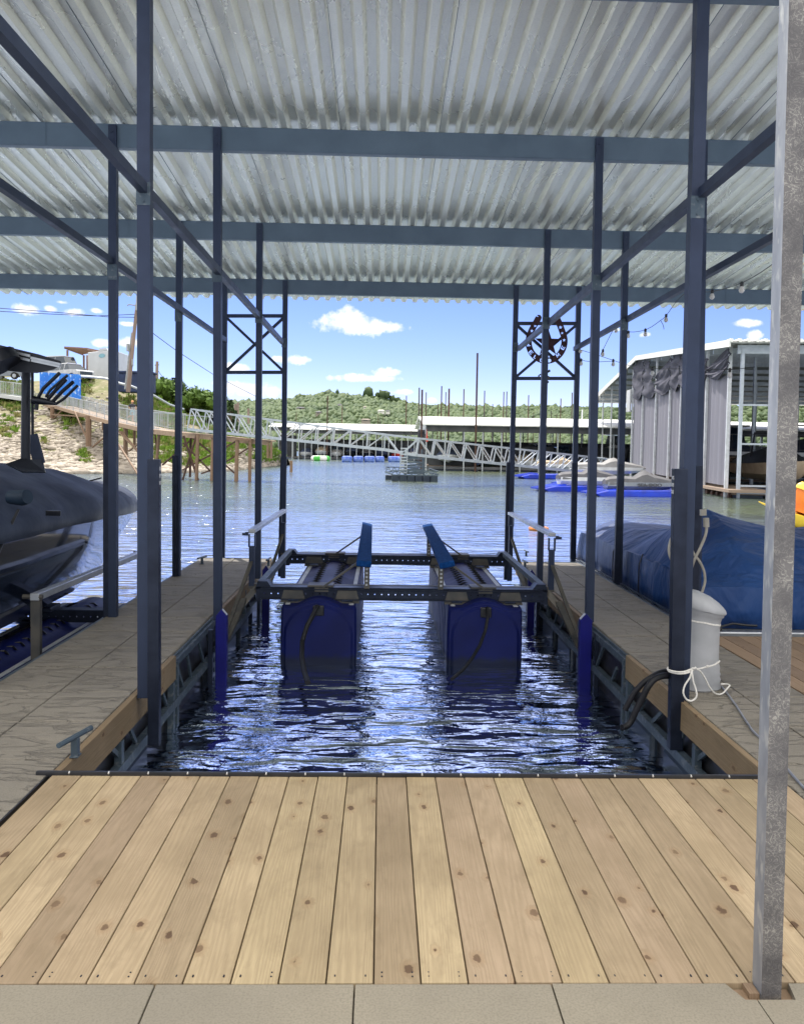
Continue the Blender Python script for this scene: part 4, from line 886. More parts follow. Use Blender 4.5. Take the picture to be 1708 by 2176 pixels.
for x,y,Y in BL:
    p=aY(3,x,y,Y); mb=MB(); mb.tube([p+V((0,0,.012)),p,p-V((0,0,.035))],[.008,.018,.017],8); s_=mb.build('socket','socket',sl,smooth=True)
    mb=MB(); mb.tube([p-V((0,0,.033)),p-V((0,0,.05)),p-V((0,0,.075)),p-V((0,0,.092)),p-V((0,0,.1))],[.012,.022,.028,.018,.004],10); mb.build('bulb','bulb',sl,smooth=True)
mb=MB(); p=aY(3,402,500,12.6); mb.blob(p,.03,2,.02); mb.build('end_bulb','bulb',sl,smooth=True)
# buoy and moulded plastic boat
p=aZ('K',1122,200,WZ)
mb=MB(); K=20; mb.loft([[(p.x+ (.22+.06*math.cos(b_))*math.cos(2*math.pi*k/K),p.y+(.22+.06*math.cos(b_))*math.sin(2*math.pi*k/K),p.z+.04+.05*math.sin(b_)) for k in range(K)] for b_ in np.linspace(0,2*math.pi,9)],cap=False)
mb.tube([p+V((0,0,0)),p+V((0,0,.06)),p+V((0,0,.08))],[.1,.07,.02],10)
tm('buoy',mb,'orange','small orange ring buoy floating just beyond the right finger dock','buoy',smooth=True,loc=p)
pb=thing('plastic_boat','orange and yellow moulded plastic boat floating behind the foreground post','boat',aZ(0,1700,1120,WZ))
b0=V(pb.location)
def hullr(z0,z1,w0,w1,L0,L1,ofs=0): 
    rg=[]
    for z,w_,L in ((z0,w0,L0),((z0+z1)/2,(w0+w1)/2+.04,(L0+L1)/2+.05),(z1,w1,L1)):
        rg.append([(b0.x+1.12+L*.93*math.cos(a)*abs(math.cos(a))**.2,b0.y+w_*math.sin(a),WZ+z+.25*abs(math.cos(a))**4*(z>.2)) for a in np.linspace(0,2*math.pi,25)[:-1]])
    return rg
MB().loft(hullr(0,.28,.4,.55,1.5,1.9)).build('lower_hull','kayak_yellow',pb,smooth=True)
MB().loft(hullr(.285,.95,.5,.42,1.5,1.35)).build('side_panel','kayak_orange',pb,smooth=True)
MB().loft(hullr(.955,1.12,.46,.36,1.42,1.2)).build('top_rim','kayak_yellow',pb,smooth=True)
MB().tube([aY(0,1612,1066,b0.y),aY(0,1625,1072,b0.y),aY(0,1650,1085,b0.y)],[.015,.03,.05],8).build('bow_tip','kayak_yellow',pb,smooth=True)
# ------------------------------------------------ far bank
SH=[(-700,1016),(-400,1013),(-200,1010),(0,1008),(100,1007),(200,1006.5),(300,1006),(400,1004),(480,1001),(540,994),(585,989),(612,984)]
CRS=[(-700,800,92),(-400,802,92),(-200,806,92),(0,812,92),(100,808,92),(160,806,92),(230,803,92),(300,828,92),(340,848,90),(380,872,88),(420,896,85),(460,916,84),(500,930,83),(540,942,85),(580,958,90),(612,976,97)]
def ip(T,x,j=1):
    for a,b_ in zip(T,T[1:]):
        if a[0]<=x<=b_[0]: return a[j]+(b_[j]-a[j])*(x-a[0])/(b_[0]-a[0])
    return T[-1][j] if x>T[-1][0] else T[0][j]
def bank(x,v):
    s=aZ(0,x,ip(SH,x),WZ); c=aY(0,x,ip(CRS,x),ip(CRS,x,2))
    prof=v**(1.4 if x<330 else max(.95,1.4-(x-330)*.004)); z=s.z+(c.z-s.z)*(prof*.93+.07*math.sin(v*math.pi/2))
    p=s.lerp(c,v); p.z=z+ (.22*fn(p.x,p.y,0,.35)+.1*fn(p.x,p.y,0,1.1))*min(1,v*5)*(1-max(0,v-.85)*4)
    return p
mb=MB(); xs=list(np.linspace(-700,612,150)); vs_=[-.12,-.03]+list(np.linspace(0,1,40)); g=[]
for v in vs_:
    for x in xs:
        if v<0:
            s=aZ(0,x,ip(SH,x),WZ); q=s+V((0,v*30,-.8*abs(v)*10)); 
        else: q=bank(x,v)
        g.append(q)
for k_,dz in ((6,0),(40,.3)):
    for x in xs:
        c=aY(0,x,ip(CRS,x),ip(CRS,x,2)); e_=CAM+(c-CAM)*(1+k_/c.y); e_.z=c.z-(.0 if x<300 else .3*min(1,(x-300)/100)*k_/6); g.append(e_)
n=len(xs); R_=len(vs_)+2
mb.add(g,[(j*n+i,j*n+i+1,(j+1)*n+i+1,(j+1)*n+i) for j in range(R_-1) for i in range(n-1)])
# close the tip of the point
tip=[j*n+n-1 for j in range(R_)]
low=[(mb.v[i][0]+.6,mb.v[i][1],WZ-.6) for i in tip]; mb.add([mb.v[i] for i in tip]+low,[(j,j+1,R_+j+1,R_+j) for j in range(R_-1)])
tm('shore_bank',mb,'shore_soil',None,None,kind='structure',smooth=True)
# rocks: icosphere variants placed with numpy
def ico(sub,seed,j):
    bm=bmesh.new(); bmesh.ops.create_icosphere(bm,subdivisions=sub,radius=1); rs=random.Random(seed)
    for q in bm.verts:
        q.co*= 1+j*mn.noise(q.co*1.6+V((seed*7,0,0)))+rs.uniform(-.08,.08)*j*2
    bm.verts.index_update(); v=np.array([q.co[:] for q in bm.verts]); f=np.array([[q.index for q in fa.verts] for fa in bm.faces]); bm.free(); return v,f
def scatter(name,items,variants,mats_,label,cat,kind='stuff',smooth=False):
    VV=[];FF=[];o=0
    for (p,sx,sy,sz,rz,k_) in items:
        v,f=variants[k_%len(variants)]; c,s=math.cos(rz),math.sin(rz); q=v*np.array([sx,sy,sz]); q=np.stack([q[:,0]*c-q[:,1]*s+p[0],q[:,0]*s+q[:,1]*c+p[1],q[:,2]+p[2]],1); VV.append(q); FF.append(f+o); o+=len(v)
    VV=np.concatenate(VV); FF=np.concatenate(FF); me=bpy.data.meshes.new(name); me.vertices.add(len(VV)); me.vertices.foreach_set('co',VV.astype(np.float32).ravel())
    k=FF.shape[1]; me.loops.add(FF.size); me.loops.foreach_set('vertex_index',FF.astype(np.int32).ravel()); me.polygons.add(len(FF)); me.polygons.foreach_set('loop_start',np.arange(0,FF.size,k,dtype=np.int32)); me.polygons.foreach_set('loop_total',np.full(len(FF),k,dtype=np.int32))
    if smooth: me.polygons.foreach_set('use_smooth',[True]*len(FF))
    for m_ in (mats_ if isinstance(mats_,list) else [mats_]): me.materials.append(MT[m_])
    me.update(); me.validate(); ob=bpy.data.objects.new(name,me); COL.objects.link(ob); return tag(ob,label,cat,None,kind)
rk=[ico(1,s,.5) for s in range(6)]; it=[]
for i in range(10000):
    x=random.uniform(-60,612) if i%12 else random.uniform(-600,0); v=abs(random.gauss(0,.3)) if i%3 else random.uniform(0,.8)
    if i%5==0: v=random.uniform(-.01,.04)
    if v>1: continue
    if mn.noise(V((x*.02,v*4,0)))<-.42 and v>.08: continue
    p=bank(x,max(0,v)); s=random.uniform(.10,.30)*(1.5 if v<.12 else 1)*(1.6 if random.random()<.05 else 1); it.append((p,s*1.3,s,s*.55,random.uniform(0,6),i))
scatter('shore_rocks',it,rk,'rock','pale limestone rocks scattered along the far bank and waterline','rocks')
# weeds and grass as small leaf clumps
def clump(seed,n=26,r=1):
    rs=random.Random(seed); v=[];f=[]
    for i in range(n):
        a=rs.uniform(0,6.28); d=rs.uniform(0,.8)*r; b_=V((d*math.cos(a),d*math.sin(a),0)); h=rs.uniform(.3,1); t_=b_+V((rs.uniform(-.4,.4),rs.uniform(-.4,.4),h)); w_=V((math.cos(a+1.5),math.sin(a+1.5),0))*rs.uniform(.08,.18)
        o=len(v); v+=[b_-w_,b_+w_,t_+w_*.8,t_-w_*.6]; f.append((o,o+1,o+2,o+3))
    return np.array([q[:] for q in v]),np.array(f)
cp=[clump(s) for s in range(5)]; it=[];it2=[]
for i in range(8500):
    x=random.uniform(-60,600) if i%8 else random.uniform(-600,0); v=random.uniform(.06,1)
    dens=mn.noise(V((x*.016,v*3.2,5)))+ (.35 if x>330 else 0)+(v-.5)*.5-.12
    if dens<random.uniform(-.05,.25): continue
    p=bank(x,v); s=random.uniform(.2,.55); (it if random.random()<(.75 if x>330 or random.random()<.35 else .2) else it2).append((p,s,s,s*random.uniform(.6,1.1),random.uniform(0,6),i))
for i in range(260):
    x=random.uniform(540,602); p=bank(x,random.uniform(.2,1)); s=random.uniform(.3,.6); it.append((p,s,s,s,0,i))
scatter('weeds',it,cp,'weed','bright green weeds growing between the rocks on the far bank','weeds')
scatter('dry_grass',it2,cp,'dry_grass','dry yellow green grass tufts on the far bank','grass')
# ------------------------------------------------ wooded hill
HR=[(-200,845),(300,858),(420,862),(491,860),(540,857),(575,853),(612,855),(640,847),(670,843),(700,840),(725,842),(760,846),(790,847),(827,856),(867,861),(928,866),(1010,866),(1087,869),(1180,868),(1265,871),(1400,868),(1600,862),(1800,858),(2000,855)]
def hill(x,v): # v 0 near foot, 1 ridge
    Y=420+v*430; c=aY(0,x,ip(HR,x)+5,850); f=aY(0,x,938,420); f.z=WZ+.5
    h=f.z+(c.z-f.z)*(v**1.1); d=ray(0,x,900); p=CAM+d*(Y/d.y); p.z=h+5*fn(p.x,p.y,0,.012)*v*(1-v)*2; return p
mb=MB(); xs=np.linspace(-200,2000,90); vs_=np.linspace(0,1,14); g=[hill(x,v) for v in vs_ for x in xs]+[hill(x,1)+V((0,150,-8)) for x in xs]; n=len(xs)
mb.add(g,[(j*n+i,j*n+i+1,(j+1)*n+i+1,(j+1)*n+i) for j in range(14) for i in range(n-1)]); tm('hills',mb,'hill_soil',None,None,kind='structure',smooth=True)
fk=[ico(1,s+20,.8) for s in range(10)]; it=[]
for i in range(12000):
    x=random.uniform(-150,1950) if i%3==0 else random.uniform(420,1300); v=random.random()**.8
    p=hill(x,v); s=random.uniform(2.0,4.3)*(.75+.35*v); p.z+=s*.35; it.append((p,s,s,s*random.uniform(.75,1.15),random.uniform(0,6),i))
for x in np.arange(430,1300,5.5):
    p=hill(x+random.uniform(-3,3),1); s=random.uniform(2.5,5.5); p.z+=s*.4; it.append((p,s,s,s,random.uniform(0,6),int(x)))
scatter('forest',it,fk,'leaf_far','dense green woodland covering the far hill','forest',smooth=True)
for x,hh_ in ((776,7),(783,9),(800,6),(812,9),(820,8),(832,7),(842,6),(716,5),(690,4)):
    p=hill(x,1); p.z+=hh_*1.1; it.append((p,hh_*.55,hh_*.5,hh_*.75,x,int(x)))
bpy.data.objects.remove(bpy.data.objects['forest']); scatter('forest',it,fk,'leaf_far','dense green woodland covering the far hill','forest',smooth=True)
def tree(name,label,base,h,r,mat_,group=None,n=900,seed=1,cone=False,leaf=.3,trunk=.16):
    rs=random.Random(seed); base=V(base); tr=thing(name,label,'tree',base,group); mb=MB()
    mb.tube([base-V((0,0,.3)),base+V((rs.uniform(-.1,.1),0,h*.35)),base+V((0,0,h*.8))],[trunk,trunk*.7,trunk*.2],7); tips=[]
    for i in range(9):
        a=rs.uniform(0,6.28); z=h*rs.uniform(.25,.75); rr=r*(.75 if not cone else .8*(1-z/h)); e=base+V((rr*math.cos(a),rr*math.sin(a),z+h*.12)); mb.tube([base+V((0,0,z*.8)),e],[trunk*.4,trunk*.08],5); tips.append(e)
    mb.build('trunk','bark',tr,smooth=True)
    cl_=[]
    for i in range(34 if not cone else 40):
        if cone: u=rs.random(); z=h*(.08+.92*u); rr=r*(1-u)*rs.uniform(.3,1)+.05; a=rs.uniform(0,6.28); cl_.append((base+V((rr*math.cos(a),rr*math.sin(a),z)),r*.28*(1.1-u)))
        else:
            d=V((rs.gauss(0,1),rs.gauss(0,1),rs.gauss(0,1))).normalized()*rs.uniform(.35,1); cl_.append((base+V((d.x*r*.8,d.y*r*.8,h*.6+d.z*h*.36)),r*rs.uniform(.2,.38)))
    v=[];f=[]
    for i in range(n):
        c,cr=cl_[rs.randrange(len(cl_))]; d=V((rs.gauss(0,1),rs.gauss(0,1),rs.gauss(0,1))).normalized(); p=c+d*cr*rs.uniform(.6,1.05)
        a=V((rs.gauss(0,1),rs.gauss(0,1),rs.gauss(0,1))).normalized(); b_=a.cross(d).normalized() if a.cross(d).length>.01 else V((1,0,0)); a=(a+d*.2).normalized(); s=leaf*rs.uniform(.6,1.3)
        o=len(v); v+=[p-a*s,p+b_*s*.6,p+a*s,p-b_*s*.6]; f.append((o,o+1,o+2,o+3))
    for c,cr in cl_:  # inner mass
        bm=bmesh.new(); bmesh.ops.create_icosphere(bm,subdivisions=1,radius=cr*.78); o=len(v); bm.verts.index_update(); v+=[q.co*rs.uniform(.8,1.1)+c for q in bm.verts]; f+=[tuple(q.index+o for q in fa.verts) for fa in bm.faces]; bm.free()
    mb=MB(); mb.add(v,f); mb.build('crown',mat_,tr); return tr
TL=[(262,800,96,2.6,'leaf_mid','broad'),(334,812,92,2.8,'leaf_mid','light green broadleaf tree just right of the second left post, top of the bank'),(356,808,98,2.6,'leaf_dark','darker broadleaf tree behind the utility pole on the bank'),(388,822,95,3.0,'leaf_mid','rounded broadleaf tree above the gangway start'),(416,824,98,3.0,'leaf_mid','wide broadleaf tree in the middle of the bank tree row'),(446,833,96,2.6,'leaf_mid','smaller broadleaf tree hidden partly by the second slip post'),(470,842,97,2.2,'leaf_dark','dark low tree beside the pointed cedar')]
for i,(x,y,Y,r,mm,lb) in enumerate(TL[1:]):
    tp=aY(0,x,y,Y); gz=max(WZ+.5,aY(0,x,ip(CRS,x),ip(CRS,x,2)).z-.2); h=tp.z-gz; tree('broadleaf_tree',lb,(tp.x,Y,gz),h,r,mm,'trees on top of the left bank',1500,i+3,leaf=.28)
tp=aY(0,490,851,90); tree('cedar_tree','dark pointed cedar at the right end of the bank tree row',(tp.x,90,1.0),tp.z-1.0,1.6,'leaf_dark',None,1400,33,cone=True,leaf=.2)
for i,(x,y,Y) in enumerate([(300,838,86),(318,842,84),(345,850,83),(372,866,83),(398,880,83),(425,896,82)]):
    tp=aY(0,x,y,Y); gz=aY(0,x,ip(CRS,x),ip(CRS,x,2)).z-.1
    if tp.z-gz>.4: tree('bush','low green bush on the crest of the left bank','%s'and(tp.x,Y,gz),tp.z-gz,1.0,'weed','low bushes along the crest of the left bank',500,i+50,leaf=.16,trunk=.05)
# houses in the wooded hill
HS=[('C',115,310,26,8,'house_wall','house_roof','dark roofed house, farthest left of those in the wooded hill'),('C',345,362,18,7,'house_wall','house_roof','small bluish house low in the trees beside the tall left pile'),('C',612,290,16,12,'house_wall','house_roof','dark blue gabled house high on the hill between two tall piles'),('C',1140,335,22,5,'house_white','house_white','long white house on the hillside'),('C',1225,335,14,4,'house_white','house_roof','small white house right of the long white one'),('C',945,455,30,6,'house_wall','house_wall','brown low house at the foot of the hill'),('C',935,285,12,4,'house_white','house_wall','pale house under the tall trees on the ridge')]
for k,x,y,wp,hp,wm,rm,lb in HS:
    Y=430+ (1-(y-250)/250)*330; p=aY(k,x,y+6,Y); w_=wp*.6*Y/FP; h_=hp*.45*Y/FP; hs_=thing('hillside_house',lb,'house',p,None); p=V(p)+V((0,-8,0))
    MB().box((p.x-w_/2,p.y,p.z-2),(p.x+w_/2,p.y+6,p.z+h_)).build('wall',wm,hs_)
    MB().loft([[(p.x-w_/2-.6,yy,p.z+h_+.02),(p.x+w_/2+.6,yy,p.z+h_+.02),(p.x+w_*.3,(yy+p.y+3)/2,p.z+h_+h_*.7),(p.x-w_*.3,(yy+p.y+3)/2,p.z+h_+h_*.7)] for yy in (p.y-.5,p.y+6.5)]).build('roof',rm,hs_)
    MB().box((p.x-w_*.25,p.y-.06,p.z+h_*.25),(p.x+w_*.15,p.y-.01,p.z+h_*.8)).build('window','glass_dark',hs_)
# ------------------------------------------------ ramp, pier and person
RE=[(380,772,86),(590,785,79),(880,868,71),(1185,950,64),(1525,1025,57),(1710,1050,54.2)]
near=[aY('A',*q) for q in RE]
rp=thing('access_ramp','brown plank ramp with tall picket railings sloping down the left bank on wooden piles','ramp',near[3])
off=V((.58,.81,0))*1.5; off=V((1.25,.95,0))*1.15
far_=[p+off*1.0 for p in near]
mb=MB(); mb.loft([[a,b_,b_-V((0,0,.1)),a-V((0,0,.1))] for a,b_ in zip(near,far_)]); mb.build('ramp_deck','ramp_wood',rp)
for L_ in (near,far_):
    mb=MB(); mb.loft([[p+V((-.03,-.03,-.02)),p+V((.03,-.03,-.02)),p+V((.03,-.03,-.28)),p+V((-.03,-.03,-.28))] for p in L_]); mb.build('edge_beam','ramp_wood',rp)
def pickets(L_,name,par,h=1.12,step=.14,m_='rail_grey',r=.012):
    mb=MB()
    for a,b_ in zip(L_,L_[1:]):
        d=(b_-a).length; n_=max(1,int(d/step))
        for i in range(n_):
            p=a.lerp(b_,i/n_); big=i%16==0; mb.bar(p+V((0,0,.02)),p+V((0,0,h)),r*(3.2 if big else 1.0),None,up=(0,1,0))
        mb.bar(a+V((0,0,h)),b_+V((0,0,h)),.045,.05); mb.bar(a+V((0,0,.1)),b_+V((0,0,.1)),.03,.03)
    return mb.build(name,m_,par)
pickets(near,'railing',rp); pickets(far_,'railing',rp)
def pile(par,x,yt,yb,Y,w_=.16,k='A',m_='pile_brown',name='pile'):
    a=aY(k,x,yt,Y); b_=aY(k,x,yb,Y); MB().tube([a,V((a.x,a.y,b_.z-.3))],w_,8).build(name,m_,par,smooth=True)
for x,yt,yb,Y,w_ in ((560,800,1050,78,.2),(948,895,1245,69,.24),(1345,1000,1270,61.5,.17),(1440,1020,1190,62.5,.11),(1500,1035,1500,56.5,.18),(1105,930,1010,68,.12)): pile(rp,x,yt,yb,Y,w_)
mb=MB()
for a,b_ in (((570,930,78),(680,820,77)),((545,880,78),(940,905,69.5)),((800,850,72),(935,1150,69)),((1120,1120,66),(990,1230,68)),((1270,1060,62),(1500,1300,57)),((1270,1200,61),(1475,1520,56)),((1300,1060,62),(1490,1290,57)),((1380,1270,60),(1500,1180,57))):
    MB().bar(aY('A',*a),aY('A',*b_),.10,.10).build('pile_brace','pile_brown',rp)
flat=[aY('A',-700,600,84),aY('A',-200,645,83),aY('A',0,660,82),aY('A',240,695,81)]
tw=thing('bank_walkway','grey railed concrete walkway at the top of the far left bank','walkway',flat[2])
mb=MB(); ff=[p+V((.3,2.2,0)) for p in flat]; mb.loft([[a,b_,b_-V((0,0,.35)),a-V((0,0,.35))] for a,b_ in zip(flat+[near[0]],ff+[far_[0]])]); mb.build('slab','white_wall',tw)
pickets(flat+[near[0]],'railing',tw,1.25,.2,r=.02); pickets(ff,'railing',tw,1.3,.2,r=.02)
# level pier section over the water's edge
pr0=[aY('B',86,472,54.0),aY('B',400,505,53.0),aY('B',740,535,52),aY('B',960,560,51.5),aY('B',1300,588,51)]
pi=thing('pier_platform','weathered wooden pier standing on leaning braced piles between the ramp and the gangway','pier',pr0[1])
fr_=[p+V((.2,2.4,.02)) for p in pr0]
mb=MB(); mb.loft([[a,b_,b_-V((0,0,.09)),a-V((0,0,.09))] for a,b_ in zip(pr0,fr_)]); mb.build('pier_deck','ramp_wood',pi)
mb=MB(); mb.loft([[p+V((0,-.04,.0)),p+V((0,.06,.0)),p+V((0,.06,-.3)),p+V((0,-.04,-.3))] for p in pr0]); mb.build('edge_beam','ramp_wood',pi)
pickets(pr0[:3],'railing',pi,1.12,.16)
for x,yt,xb,yb,Y,w_ in ((140,480,115,775,55,.13),(88,480,125,775,55,.07),(552,520,540,955,52,.14),(478,520,470,900,54,.10),(400,540,535,950,52,.09),(540,530,405,965,52,.08),(718,560,705,970,51.3,.15),(835,545,835,960,51.5,.10),(975,570,965,978,50.9,.15),(1113,580,1108,965,51,.13)):
    a=aY('B',x,yt,Y); b_=aY('B',xb,yb,Y); MB().tube([a,b_+(b_-a).normalized()*.5],w_*.8,8).build('pile','rust_pile' if w_<.12 else 'pile_brown',pi,smooth=True)
mb=MB()
for a,b_ in (((175,850,54),(330,720,53)),((390,905,52),(745,715,52)),((395,615,52),(700,930,52)),((470,540,53),(700,725,52)),((590,945,52),(700,905,52)),((835,670,51),(965,595,51)),((835,830,51),(1105,665,51)),((835,840,51),(955,948,51)),((735,560,51.5),(750,700,51.5)),((400,660,53),(470,590,53))): MB().bar(aY('B',*a),aY('B',*b_),.09,.09).build('pile_brace','rust_pile',pi)
mb=MB(); mb.bar(aY('B',690,548,51.2),aY('B',840,555,51.2),.2,.14); mb.bar(aY('B',955,572,50.8),aY('B',1125,580,51),.2,.14); mb.build('pile_cap','pile_brown',pi)
st=[]
for x,yt,yb,w_ in ((1303,590,700,.11),(1338,595,705,.11),(1553,805,855,.12)):
    p=aY('B',x,yb,68); o=MB().tube([V((p.x,p.y,p.z-.6)),aY('B',x,yt,68)],w_,8); tm('mooring_post',o,'pile_brown','short brown wooden post at the tip of the rocky point','post','short wooden posts at the tip of the point',smooth=True,loc=p)
# boy
fp=aY('A',1418,955,0+60.6)
def person(fp,s):
    pj={'hip':(0,0,.5),'ch':(0,0,.72),'nk':(0,0,.83),'hd':(.0,0,.90),'ht':(0,0,.975),
        'lk':(.02,-.0,.27),'la':(.0,.0,.04),'lt':(.05,-.09,.015),'rk':(-.02,.1,.29),'ra':(-.13,.16,.22),'rt':(-.17,.2,.17),
        'ls':(.10,0,.80),'le':(.16,-.03,.66),'lw':(.13,-.10,.56),'rs':(-.10,0,.80),'re':(-.15,.06,.66),'rw':(-.09,-.03,.58)}
    ks=list(pj); ed=[('hip','ch'),('ch','nk'),('nk','hd'),('hd','ht'),('hip','lk'),('lk','la'),('la','lt'),('hip','rk'),('rk','ra'),('ra','rt'),('ch','ls'),('ls','le'),('le','lw'),('ch','rs'),('rs','re'),('re','rw')]
    rd={'hip':.075,'ch':.085,'nk':.035,'hd':.06,'ht':.05,'lk':.045,'la':.025,'lt':.02,'rk':.045,'ra':.025,'rt':.02,'ls':.04,'le':.026,'lw':.018,'rs':.04,'re':.026,'rw':.018}
    me=bpy.data.meshes.new('person'); me.from_pydata([tuple(c*s for c in pj[k]) for k in ks],[(ks.index(a),ks.index(b_)) for a,b_ in ed],[]); o=bpy.data.objects.new('person',me); COL.objects.link(o); o.location=fp; o.rotation_euler=(0,0,.6)
    md=o.modifiers.new('s','SKIN'); 
    for k,v in zip(ks,me.skin_vertices[0].data): v.radius=(rd[k]*s,rd[k]*s*.8); v.use_root=(k=='hip')
    o.modifiers.new('u','SUBSURF').levels=1; o.modifiers['u'].render_levels=2; me.materials.append(MT['skin']); o['_o']=(0,0,0); return o
S=1.52; pe=person(fp,S); tag(pe,'child in a cap, dark striped shirt and pale blue shorts walking down the plank ramp','person')
def ell(z,rx,ry,n=14,cx=0,cy=0): return [(cx+rx*S*math.cos(2*math.pi*k/n),cy+ry*S*math.sin(2*math.pi*k/n),z*S) for k in range(n)]
mb=MB(); mb.loft([ell(.50,.10,.085),ell(.60,.095,.08),ell(.72,.115,.085),ell(.80,.12,.075),ell(.835,.05,.045)]); 
for s in (-1,1): mb.tube([(s*.10*S,0,.80*S),(s*.15*S,0,.70*S)],[.05*S,.045*S],8)
mb.build('shirt','shirt',pe,smooth=True)
mb=MB()
for i in range(5): mb.tube([((-.08+.04*i)*S,-.085*S,.53*S),((-.08+.04*i)*S,-.09*S,.68*S)],.009*S,5)
mb.build('shirt_stripes','stripe',pe)
mb=MB(); mb.loft([ell(.53,.10,.085),ell(.45,.10,.09)]); mb.tube([(.04*S,0,.46*S),(.03*S,0,.30*S)],[.065*S,.06*S],10); mb.tube([(-.04*S,.02*S,.46*S),(-.03*S,.08*S,.31*S)],[.065*S,.06*S],10); mb.build('shorts','shorts',pe,smooth=True)
mb=MB(); mb.loft([ell(.93,.068,.068),ell(.97,.062,.062),ell(1.0,.03,.03)]); mb.loft([ell(.935,.05,.05,cy=-.07*S),ell(.942,.05,.05,cy=-.07*S)]); mb.build('cap','cap',pe,smooth=True)
mb=MB()
for s in (-1,1): mb.blob((s*.022*S,-.06*S,.905*S),.007*S,1,0)
mb.blob((0,-.068*S,.885*S),.01*S,1,0); mb.box((-.02*S,-.062*S,.862*S),(.02*S,-.055*S,.867*S)); mb.build('face','letter_dark',pe)
# ------------------------------------------------ vehicles and things on top of the bank
def vehicle(name,label,cat,p,L,W,H,hd,paint,pick=True,clear=.35):
    t_=thing(name,label,cat,p); p=V(p); c,s=math.cos(hd),math.sin(hd)
    def T(u,v,z): return (p.x+u*c-v*s,p.y+u*s+v*c,p.z+z)
    prof=[(-L/2,clear+.15),(-L/2,H*.56),(-L/2+.1,H*.6)] 
    if pick: prof+=[(-L*.12,H*.6),(-L*.10,H*.62),(L*.02,H*.62),(L*.2,H*.62),(L*.44,H*.58)]
    else: prof+=[(-L*.2,H*.6),(L*.2,H*.6),(L*.42,H*.55)]
    prof+=[(L*.49,H*.5),(L/2,H*.32),(L/2,clear)]
    prof+=[(L*.42,clear),(L*.40,clear+.25),(L*.30,clear+.42),(L*.20,clear+.25),(L*.18,clear),(-L*.22,clear),(-L*.24,clear+.25),(-L*.33,clear+.42),(-L*.42,clear+.25),(-L*.44,clear)]
    mb=MB(); mb.loft([[T(u,v,z) for u,z in prof] for v in (-W/2,-W/2+.02,W/2-.02,W/2)]); mb.build('body',paint,t_,bevel=.05)
    u0,u1=(-L*.12,L*.22) if pick else (-L*.45,L*.25)
    mb=MB(); z0=H*.6; mb.loft([[T(u,v*.96,z0) for u,v in ((u0,-W/2),(u1,-W/2),(u1,W/2),(u0,W/2))],[T(u,v*.8,H*.97) for u,v in ((u0+.15,-W/2),(u1-L*.11,-W/2),(u1-L*.11,W/2),(u0+.15,W/2))]]); cb=mb.build('cab_glass','glass_dark',t_)
    mb=MB(); mb.loft([[T(u,v*.82,H*.965) for u,v in ((u0+.1,-W/2),(u1-L*.10,-W/2),(u1-L*.10,W/2),(u0+.1,W/2))],[T(u,v*.76,H) for u,v in ((u0+.2,-W/2),(u1-L*.13,-W/2),(u1-L*.13,W/2),(u0+.2,W/2))]])
    for uu in (u0+.12,(u0+u1)/2-.1): 
        for sd_ in (-1,1): mb.bar(T(uu,sd_*W/2*.95,z0),T(uu+.05,sd_*W/2*.81,H*.97),.09,.03,up=(0,1,0))
    mb.build('roof',paint,t_)
    for u in (L*.30,-L*.33):
        for v in (-W/2-.0,W/2):
            a=V(T(u,v-.12,clear+.05)); b_=V(T(u,v+.12,clear+.05)); w__=MB().tube([a,b_],.40,16).build('wheel','tyre',t_,smooth=True); MB().tube([a-(b_-a)*.02,b_+(b_-a)*.02],.22,10).build('rim','silver',w__)
    mb=MB(); mb.box((-.01,-W*.36,H*.33),(.01,W*.36,H*.5)); mb.v=[T(L/2+.015+q[0],q[1],q[2]) for q in mb.v]; mb.build('grille','glass_dark',t_)
    for sd_ in (-1,1):
        mb=MB(); mb.box((-.02,sd_*W*.38,H*.38),(.015,sd_*W*.49,H*.5)); mb.v=[T(L/2+.01+q[0],q[1],q[2]) for q in mb.v]; mb.build('headlight','white_plastic',t_)
    mb=MB(); mb.box((-.05,-W/2,clear),(.08,W/2,clear+.2)); mb.v=[T(L/2+q[0],q[1],q[2]) for q in mb.v]; mb.build('bumper','silver',t_)
    return t_
pk=aY('A',800,535,90)
vehicle('pickup_truck','white pickup truck with a black grille parked on the bank behind the blue mesh banner','truck',aY('A',760,528,92),5.8,2.0,1.95,R(-38),'car_white')
vehicle('parked_car','silver grey car parked at the far left behind the railing','car',aY('A',90,500,95),4.6,1.85,1.5,R(-10),'car_silver',False,.25)
vehicle('parked_car','dark roofed van partly hidden behind the pickup truck','car',aY('A',690,520,100),5,2.0,2.9,R(-25),'car_silver',False,.3)
# blue banner on the railing
a=aY('A',425,425,81.5);b_=aY('A',862,450,77.5); c=aY('A',862,715,77.5); d=aY('A',425,650,81.5)
tm('mesh_banner',MB().loft([[a,b_,c,d],[q+V((.02,.05,0)) for q in (a,b_,c,d)]]),'banner_blue','bright blue mesh banner stretched over the railing in front of the pickup truck','banner',loc=d)
